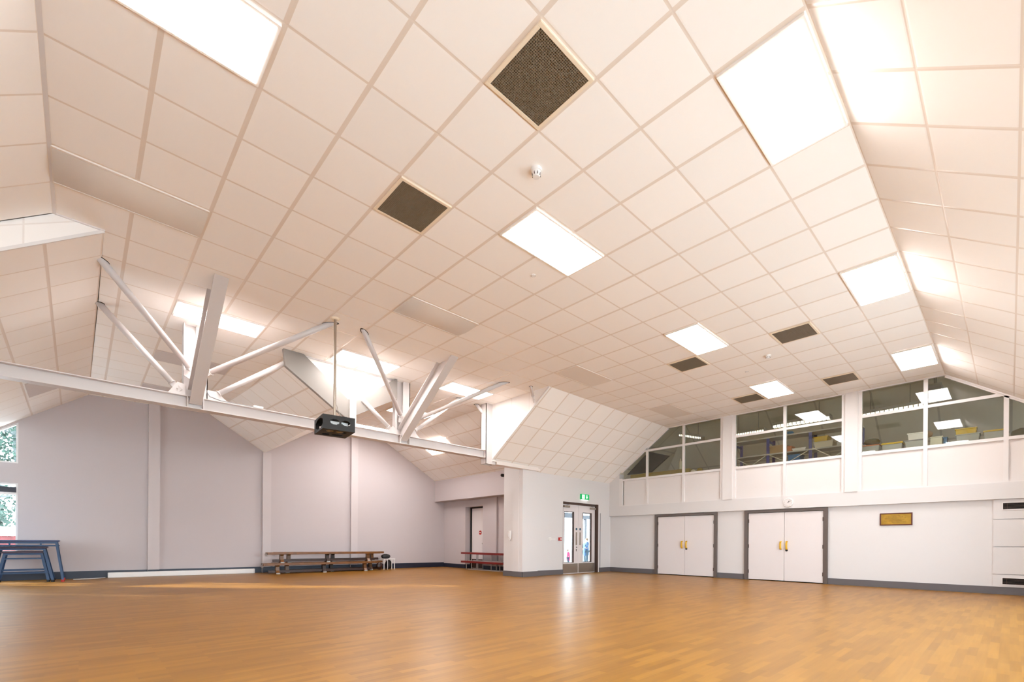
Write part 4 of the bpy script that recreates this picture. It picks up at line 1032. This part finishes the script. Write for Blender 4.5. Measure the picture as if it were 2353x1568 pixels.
# left bay: timber on a stand, tube and tape rolls
mb = MB(); mb.box(13.15, 13.45, 6.45, 8.62, 2.93, 2.975); mb.box(13.2, 13.25, 6.5, 6.55, 2.0, 2.93); mb.box(13.2, 13.25, 8.2, 8.25, 2.0, 2.93); mb.box(13.15, 13.45, 6.1, 6.46, 2.93, 2.975); mb.box(13.2, 13.25, 6.12, 6.17, 2.0, 2.93)
tag(build('storeroom_stand', mb, M['rack_grey']), 'low grey stand behind the left bay of the glazed screen', 'stand')
mb = MB(); mb.box(13.2, 13.42, 6.50, 8.50, 2.977, 3.165); tag(build('timber_beam', mb, M['plank'], bevel=.006), 'long yellow timber beam behind the glass in the left bay', 'timber')
mb = MB(); mb.cyl((13.32, 6.83, 3.167), (13.32, 6.83, 3.42), .048, n=18); mb.cyl((13.32, 6.83, 3.42), (13.32, 6.83, 3.50), .02, n=12)
tag(build('cream_tube', mb, M['clearw']), 'upright cream cardboard tube standing on the timber beam', 'tube')
for u, r, lb in ((6.40, .07, 'small cream roll at the right end of the timber beam'), (6.20, .085, 'small yellow roll near the right end of the left bay')):
    mb = MB(); mb.cyl((13.24, u, 2.977 + r), (13.30, u, 2.977 + r), r, n=24); tag(build('tape_roll', mb, M['clearw'] if u > 6.3 else M['plank'], org=(13.27, u, 2.977)), lb, 'roll')
# hanging louvred lights
def louvre(p, q, label, rodh=.3):
    p, q = Vector(p), Vector(q); c = (p + q) / 2
    t = thing('louvred_light', tuple(c), label, 'hanging light', 'louvred strip lights in the storeroom')
    mb = MB(); mb.bar(p, q, .26, .06); build('housing', mb, M['rack_grey'], t)
    d = (q - p).normalized(); x = d.cross(Vector((0, 0, 1))).normalized(); mb = MB(); lv = MB(); n = 14; L_ = (q - p).length
    for s in (-1, 1): mb.bar(p + d * .03 + x * s * .065 - Vector((0, 0, .06)), q - d * .03 + x * s * .065 - Vector((0, 0, .06)), .045, .04)
    for k in range(n + 1):
        c2 = p + d * (L_ * k / n) - Vector((0, 0, .05)); lv.bar(c2 - Vector((0, 0, .012)) - x * .125, c2 - Vector((0, 0, .012)) + x * .125, .022, .085)
    for s in (-1, 0, 1): lv.bar(p + x * s * .12 - Vector((0, 0, .038)), q + x * s * .12 - Vector((0, 0, .038)), .008, .016)
    build('tubes', mb, M['louvre'], t); build('louvre', lv, M['chrome'], t)
    mb = MB()
    for f in (.2, .8):
        b_ = p + d * L_ * f; mb.cyl(b_, (b_.x, b_.y, 4.72), .006, n=6)
    build('suspension_rod', mb, M['grey'], t)
louvre((14.3, 5.70, 4.22), (14.3, 4.78, 4.22), 'louvred strip light hanging behind the glass, left pane of the middle bay')
louvre((14.3, 4.55, 4.29), (14.3, 3.20, 4.29), 'louvred strip light hanging behind the glass, right pane of the middle bay')
louvre((14.3, 2.62, 4.20), (14.3, 1.38, 4.24), 'louvred strip light behind the left upper pane of the right bay')
louvre((13.75, 7.05, 4.38), (13.75, 6.35, 4.17), 'louvred strip light across the mullion of the left bay')
louvre((13.6, 1.16, 4.42), (14.3, 1.16, 4.40), 'louvred strip light pointing away near the peak of the glazed screen')

# ------------------------------------------------------------------ outdoors
mb = MB(); mb.box(-40, 60, 15.6, 90, -.25, -.12); mb.box(10.35, 60, 9.15, 15.6, -.25, -.12); mb.box(-40, -3.2, -10, 15.6, -.25, -.12); mb.box(-40, 60, -60, -1.5, -.25, -.12); mb.box(13.2, 60, -1.5, 9.15, -.25, -.12)
struct('ground', mb, M['ground'], org=(0, 0, 0))
mb = MB(); mb.box(10.6, 30, 11.9, 12.1, 1.93, 2.12); mb.box(15.25, 15.35, 11.95, 12.05, -.12, 1.93)
tag(build('porch_beam', mb, M['blind']), 'grey porch beam outside seen through the glazed exit doors', 'beam')
mb = MB(); mb.box(-9, -8.5, 3, 19.3, -.12, 4.7); tag(build('sun_blocker', mb, M['ground']), 'pale unseen slab outside to the left, added to keep sun off the side window', 'sun blocker')  # unseen block, added to stop low sun entering the side window
def skin_part(name, verts, edges, rad, mat, parent):
    me = bpy.data.meshes.new(name); me.from_pydata([Vector(v) for v in verts], edges, []); o = bpy.data.objects.new(name, me); COL.objects.link(o); o.parent = parent
    me.materials.append(mat)
    sk = o.modifiers.new('skin', 'SKIN'); lay = me.skin_vertices[0] if me.skin_vertices else None
    if lay is None:
        bpy.context.view_layer.objects.active = o
        lay = me.skin_vertices[0]
    for k, r in enumerate(rad):
        lay.data[k].radius = (r, r)
    lay.data[0].use_root = True
    ss = o.modifiers.new('sub', 'SUBSURF'); ss.levels = 1; ss.render_levels = 2
    ORG[o.name] = ORG[parent.name]; return o
def person(org, h, coatm, legm, label, armfwd, rot):
    t = thing('person', org, label, 'person'); t.rotation_euler = (0, 0, rot); s = h / 1.7
    def S(l): return [(x * s, y * s, z * s) for x, y, z in l]
    bv = [(0, 0, .95), (0, 0, 1.15), (0, 0, 1.38), (0, 0, 1.47), (0, -.01, 1.58), (.09, 0, .9), (.10, 0, .5), (.10, .02, .08), (.10, -.12, .04), (-.09, 0, .9), (-.10, 0, .5), (-.10, .02, .08), (-.10, -.12, .04),
          (.18, 0, 1.38), (.24, -.04, 1.12), (.22, -.20 * armfwd, .98 + .15 * armfwd), (-.18, 0, 1.38), (-.24, -.04, 1.12), (-.22, -.2 * armfwd, .98 + .15 * armfwd)]
    be = [(0, 1), (1, 2), (2, 3), (3, 4), (0, 5), (5, 6), (6, 7), (7, 8), (0, 9), (9, 10), (10, 11), (11, 12), (2, 13), (13, 14), (14, 15), (2, 16), (16, 17), (17, 18)]
    br = [.12, .11, .12, .05, .095, .08, .06, .04, .035, .08, .06, .04, .035, .05, .04, .03, .05, .04, .03]
    skin_part('body', S(bv), be, [r * s for r in br], M['skin'], t)
    cv = [(0, 0, .98), (0, 0, 1.18), (0, 0, 1.38), (.17, 0, 1.39), (.24, -.04, 1.14), (.22, -.18 * armfwd, 1.0 + .15 * armfwd), (-.17, 0, 1.39), (-.24, -.04, 1.14), (-.22, -.18 * armfwd, 1.0 + .15 * armfwd), (0, 0, .66)]
    skin_part('coat', S(cv), [(0, 1), (1, 2), (2, 3), (3, 4), (4, 5), (2, 6), (6, 7), (7, 8), (0, 9)], [r * s for r in [.17, .155, .15, .075, .06, .05, .075, .06, .05, .19]], coatm, t)
    skin_part('trousers', S([(0, 0, .92), (.095, 0, .88), (.10, 0, .5), (.10, .02, .1), (-.095, 0, .88), (-.10, 0, .5), (-.10, .02, .1)]), [(0, 1), (1, 2), (2, 3), (0, 4), (4, 5), (5, 6)], [r * s for r in [.13, .095, .075, .055, .095, .075, .055]], legm, t)
    skin_part('hair', S([(0, .02, 1.64), (0, .05, 1.56), (0, .06, 1.46)]), [(0, 1), (1, 2)], [r * s for r in [.085, .085, .05]], M['hair'], t)
    return t
person((14.25, 12.0, -.12), .82, M['pink'], M['teal'], 'small child in a pink coat outside the left glazed door leaf', .3, .5)
person((15.12, 11.8, -.12), 1.3, M['bluecoat'], M['teal'], 'person in a blue coat with an arm held out, outside the right glazed door leaf', 1.0, -2.0)
# garden wall and fence outside the far window
mb = MB(); mb.box(-8, 3, 22.0, 22.25, -.12, 1.02); tag(build('garden_wall', mb, M['brick']), 'low red brick wall outside the far window', 'wall')
mb = MB()
for k in range(9): mb.box(-6 + k * .95, -5.2 + k * .95, 21.95, 22.2, 1.03, 1.32)
tag(build('wall_coping', mb, M['white']), 'white coping blocks along the top of the brick wall outside', 'coping')
def tree(x, y, h, r, label, seed):
    random.seed(seed)
    t = thing('tree', (x, y, -.12), label, 'tree', 'trees beyond the far window')
    mb = MB(); mb.tube([(x, y, -.12), (x + .1, y, h * .35), (x - .05, y + .1, h * .7), (x, y, h * .95)], .13, 8)
    for k in range(7):
        a_ = random.uniform(0, 6.28); z = h * random.uniform(.25, .85); mb.tube([(x, y, z), (x + math.cos(a_) * r * .5, y + math.sin(a_) * r * .5, z + .3), (x + math.cos(a_) * r * .9, y + math.sin(a_) * r * .9, z + .4)], .035, 6)
    build('trunk', mb, M['bark'], t)
    mb = MB()
    for k in range(4200):
        z = h * (.16 + .9 * random.random() ** .9); rr = r * (1.15 - .75 * z / h) * random.random() ** .4; a_ = random.uniform(0, 6.28)
        c = Vector((x + rr * math.cos(a_), y + rr * math.sin(a_), z)); u_ = Vector((random.gauss(0, 1), random.gauss(0, 1), random.gauss(0, 1))).normalized() * .085; v_ = u_.orthogonal().normalized() * .05
        mb.add([c - u_, c + v_, c + u_, c - v_], [(0, 1, 2, 3)])
    build('foliage', mb, M['leaf'], t)
tree(-3.0, 24.6, 3.9, 1.3, 'bushy green tree seen through the lower far window, left one', 3)
tree(-1.9, 27.9, 7.4, 1.7, 'taller green tree seen through both far windows', 5)
tree(-5.2, 28.0, 4.6, 1.4, 'green tree farther left outside, at the picture edge', 9)
